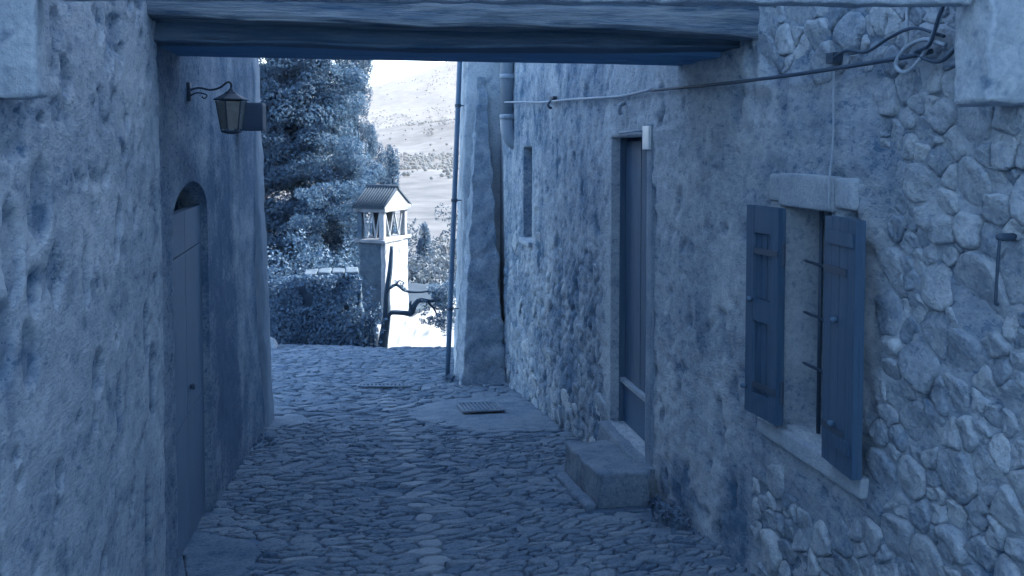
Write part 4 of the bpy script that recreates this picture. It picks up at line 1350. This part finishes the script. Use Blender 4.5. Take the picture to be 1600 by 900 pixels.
# gnarled little tree in front of the chimney
gt = thing('gnarled_tree', 'bare gnarled little tree with crooked branch before the chimney', 'tree', (0.72, 17.8, -2.9))
q = MB()
def limb(q, pts, rad, n=8):
    sp = smooth_path(pts, 5)
    q.tube(sp, list(np.interp(np.linspace(0, 1, len(sp)), np.linspace(0, 1, len(rad)), rad)), n)
limb(q, [(0.69, 17.8, -3.3), (0.72, 17.8, -2.53), (0.80, 17.78, -1.95), (0.815, 17.8, -1.45), (0.88, 17.8, -0.95), (0.915, 17.8, -0.48)], [0.13, 0.105, 0.085, 0.06, 0.05, 0.035])
q.build('trunk', 'bark', gt, smooth=True)
q = MB()
limb(q, [(0.80, 17.8, -1.95), (0.90, 17.75, -1.84), (1.14, 17.72, -1.85), (1.30, 17.72, -1.86), (1.37, 17.72, -1.70), (1.48, 17.72, -1.60), (1.70, 17.7, -1.62), (1.94, 17.7, -1.59)], [0.06, 0.05, 0.05, 0.06, 0.055, 0.05, 0.035, 0.02])
limb(q, [(1.32, 17.72, -1.82), (1.28, 17.7, -1.68), (1.30, 17.7, -1.60)], [0.04, 0.03, 0.012])
limb(q, [(1.62, 17.7, -1.62), (1.78, 17.7, -1.80), (1.86, 17.7, -2.05)], [0.03, 0.02, 0.01])
q.build('branch', 'bark', gt, smooth=True)
q = MB()
limb(q, [(0.83, 17.8, -1.36), (1.0, 17.76, -1.27), (1.15, 17.75, -1.38), (1.28, 17.74, -1.42), (1.5, 17.72, -1.43), (1.68, 17.7, -1.42), (1.94, 17.7, -1.48)], [0.035, 0.03, 0.03, 0.028, 0.022, 0.018, 0.01])
limb(q, [(1.0, 17.76, -1.27), (1.06, 17.7, -1.18), (1.16, 17.7, -1.22)], [0.02, 0.014, 0.006])
q.build('branch', 'bark', gt, smooth=True)
cl = []
for _ in range(60):
    cl.append((1.96 + random.gauss(0, 0.17), 17.7 + random.gauss(0, 0.15), -1.66 + random.gauss(0, 0.24), random.uniform(.08, .16), .14, random.uniform(.07, .13)))
for _ in range(8):
    cl.append((1.75 + random.gauss(0, 0.13), 17.7, -1.98 + random.gauss(0, 0.10), .06, .06, .05))
for _ in range(6):
    cl.append((1.08 + random.gauss(0, 0.10), 17.7, -1.28 + random.gauss(0, 0.06), .05, .05, .04))
V, F, t = crown_mesh(cl, 900, 0.026, 0.55, 61)
link('crown', mesh_np('crown', V, F, t), 'ivy', gt)

# the big conifer: tiers of drooping tufts
rr = random.Random(21)
cl = []
limbs = []
TX, TY, TZ = -1.35, 25.5, -6.2
for k in range(520):
    z = rr.uniform(-4.4, 7.5)
    f = 1 - (z + 4.6) / 15.5
    rad = 2.75 * (max(f, 0.05) ** 0.55) * (0.85 + 0.22 * math.sin(z * 2.1))
    a = rr.uniform(0, 2 * math.pi)
    d = rad * math.sqrt(rr.uniform(0.30, 1.0))
    s = rr.uniform(0.28, 0.62)
    cl.append((TX + d * math.cos(a), TY + d * math.sin(a) * 0.8, z - 0.10 * d, s, s, s * rr.uniform(0.5, 0.8)))
for k in range(150):
    z = rr.uniform(-4.2, 5.5)
    s = rr.uniform(0.25, 0.5)
    cl.append((TX + rr.uniform(-1.3, 1.7) * (1 - z * 0.07), TY - rr.uniform(0.8, 1.9) * (1 - z * 0.08), z, s, s, s * rr.uniform(0.5, 0.8)))
for k in range(140):
    s = rr.uniform(0.3, 0.55)
    cl.append((TX + rr.uniform(-1.8, 1.3), TY + rr.uniform(-0.6, 0.8), rr.uniform(1.5, 6.5), s, s, s * rr.uniform(0.5, 0.8)))
for k in range(130):
    s = rr.uniform(0.25, 0.5)
    cl.append((rr.uniform(-3.0, -1.4), TY - rr.uniform(0.3, 1.6), rr.uniform(-3.0, 3.0), s, s, s * rr.uniform(0.5, 0.8)))
for k in range(60):
    s = rr.uniform(0.2, 0.4)
    z = rr.uniform(-2.8, 1.3)
    cl.append((rr.uniform(0.0, 1.12 - 0.1 * z), 24.2 + rr.uniform(-0.4, 1.2), z, s, s, s * rr.uniform(0.5, 0.8)))
for k in range(60):
    z = rr.uniform(-3.0, 0.9)
    s = rr.uniform(0.16, 0.34)
    cl.append((rr.uniform(-1.2, 0.75) - 0.12 * z, 21.6 + rr.uniform(-0.5, 1.2), z, s, s, s * rr.uniform(0.5, 0.8)))
for k in range(26):
    z = -4 + k * 0.42
    a = k * 2.4
    rad = 2.6 * (1 - (z + 4.6) / 16) ** 0.6
    limbs.append(([(TX, TY, z), (TX + .5 * rad * math.cos(a), TY + .4 * rad * math.sin(a), z + .15), (TX + rad * math.cos(a), TY + .8 * rad * math.sin(a), z - .1)], [0.09, 0.06, 0.02]))
tree('conifer_tree', 'big tufted dark conifer filling the gap beside the left wall', (TX, TY, TZ),
     ([(TX, TY, TZ), (TX + .05, TY, 0), (TX, TY, 8.2)], [0.34, 0.26, 0.06]), limbs, cl, 500, 0.052, 0.42, 'pine', 71, jit=0.4)

# cypress: a tall dense column
rr = random.Random(23)
cl = []
CXx, CYy = 0.30, 30.0
for k in range(210):
    z = rr.uniform(-5.0, 10.5)
    rad = float(np.interp(z, [-5, -1, 0.5, 1.6, 2.6, 4.5, 8, 10.8], [1.5, 1.5, 1.25, 0.95, 0.62, 0.50, 0.42, 0.05]))
    a = rr.uniform(0, 2 * math.pi)
    d = rad * math.sqrt(rr.uniform(0.15, 1))
    s = rr.uniform(0.14, 0.26)
    cl.append((CXx + d * math.cos(a) + (0.22 if z < 2 else 0), CYy + d * math.sin(a), z, s, s, s * rr.uniform(1.8, 2.8)))
tree('cypress_tree', 'narrow pointed cypress standing behind the conifer', (CXx, CYy, -6.6),
     ([(CXx, CYy, -6.6), (CXx, CYy, 2), (CXx, CYy, 9.5)], [0.2, 0.15, 0.04]), [], cl, 900, 0.040, 0.38, 'cypress', 73, jit=0.38)
cl = []
for k in range(46):
    z = rr.uniform(-4.5, 1.45)
    rad = float(np.interp(z, [-4.5, -1, 0.3, 1.5], [0.55, 0.55, 0.32, 0.08]))
    a = rr.uniform(0, 2 * math.pi)
    d = rad * math.sqrt(rr.uniform(0.1, 1))
    s = rr.uniform(0.12, 0.22)
    cl.append((1.50 + d * math.cos(a) + 0.06 * z, 29.0 + d * math.sin(a), z, s, s, s * 2.0))
tree('cypress_tree', 'small slender cypress poking up above the chimney roof', (1.50, 29.0, -6.4),
     ([(1.50, 29.0, -6.4), (1.50, 29, -2), (1.55, 29, 1.0)], [0.09, 0.06, 0.02]), [], cl, 300, 0.06, 0.35, 'cypress', 75, jit=0.7)

# hillside bushes right of the chimney
spots = [(3.9, 46, 1.6, 2.6, 'grey green bush right beside the chimney cap'),
         (5.6, 47, 1.7, 2.5, 'broad pale bush beside the dark drainpipe'),
         (4.5, 38, 1.2, 1.7, 'low bush on the slope just below the chimney cap ledge'),
         (3.3, 36, 1.0, 1.5, 'small bush half hidden behind the chimney shaft'),
         (5.0, 58, 2.0, 2.4, 'rounded hillside tree above the other bushes'),
         (7.4, 62, 2.2, 3.0, 'big hillside bush half hidden by the drainpipe'),
         (3.2, 31, 0.9, 1.3, 'low shaded bush above the crooked branch')]
for i, (x, y, r0, h, lb) in enumerate(spots):
    gz = float(terrain_h(np.array([[x]]), np.array([[y]]))[0, 0])
    shrub(lb, (x, y, gz), (r0, r0, h * 0.95), 26, 26, 0.13, 'bush', 80 + i, name='bush', group='bushes on the slope below')
gz = float(terrain_h(np.array([[4.5]]), np.array([[52.0]]))[0, 0])
cl = []
for k in range(40):
    f = rr.uniform(0, 1)
    rad = 0.42 * (1 - f) ** 0.7
    a = rr.uniform(0, 6.3)
    cl.append((4.62 + rad * math.cos(a), 52 + rad * math.sin(a), gz + 3.0 + f * 2.2, .22, .22, .4))
tree('cypress_tree', 'tiny dark cypress on the slope right of the chimney cap', (4.62, 52, gz), ([(4.62, 52, gz), (4.62, 52, gz + 2.5), (4.62, 52, gz + 4.8)], [.1, .08, .03]), [], cl, 90, 0.10, 0.4, 'cypress', 95)

# ================================================================== FAR WOODS ON THE HILLS
fr_ = np.random.default_rng(77)
n = 9000
yy_ = 420 * (2300 / 420) ** fr_.uniform(0, 1, n)
xx_ = yy_ * fr_.uniform(-0.06, 0.20, n)
Pn = np.stack([xx_ / 90, yy_ / 170, xx_ * 0], 1)
dn = fbm(Pn, 4, 81)
kp = dn + 0.35 * fbm(Pn * 5, 2, 82) > 0.12
kp |= fr_.uniform(0, 1, n) < 0.05
xx_, yy_ = xx_[kp], yy_[kp]
zz_ = terrain_h(xx_[:, None], yy_[:, None])[:, 0]
nt_ = len(xx_)
ico = np.array([(0, 0, 1.0), (.9, 0, .35), (.28, .86, .35), (-.73, .53, .35), (-.73, -.53, .35), (.28, -.86, .35), (0.5, 0.4, -.3), (-.5, .3, -.3), (0, -.6, -.3)])
icf = np.array([(0,1,2), (0,2,3), (0,3,4), (0,4,5), (0,5,1), (1,6,2), (2,6,7), (2,7,3), (3,7,4), (4,7,8), (4,8,5), (5,8,6), (5,6,1)])
sc_ = fr_.uniform(0.7, 1.7, nt_) * (1 + yy_ / 2500)
V = ico[None] * sc_[:, None, None] * fr_.uniform(0.75, 1.25, (nt_, 9, 1)) + np.stack([xx_, yy_, zz_ + sc_ * 0.5], 1)[:, None]
F = (icf[None] + (np.arange(nt_) * 9)[:, None, None]).reshape(-1, 3)
fw_ = link('distant_woods', mesh_np('distant_woods', V.reshape(-1, 3), F, np.repeat(fr_.normal(0, 0.3, nt_), 9)), 'far_leaf')
tag(fw_, 'scattered woods and scrub on the pale far hills', 'woods', None, 'stuff')

# ================================================================== HAZE
hz = bpy.data.materials.new('haze')
hz.use_nodes = True
nt = hz.node_tree
for n_ in list(nt.nodes):
    if n_.type != 'OUTPUT_MATERIAL': nt.nodes.remove(n_)
pv = nt.nodes.new('ShaderNodeVolumePrincipled')
pv.inputs['Color'].default_value = (1.0, 0.96, 0.90, 1)
pv.inputs['Density'].default_value = 0.00014
pv.inputs['Anisotropy'].default_value = 0.2
nt.links.new(pv.outputs[0], nt.nodes['Material Output'].inputs['Volume'])
HAZE = True
if HAZE:
    q = MB(); q.box(-4100, 4100, -420, 6100, -140, 420)
    h = q.build('haze', hz)
    tag(h, 'thin pale haze over the valley', 'haze', None, 'stuff')
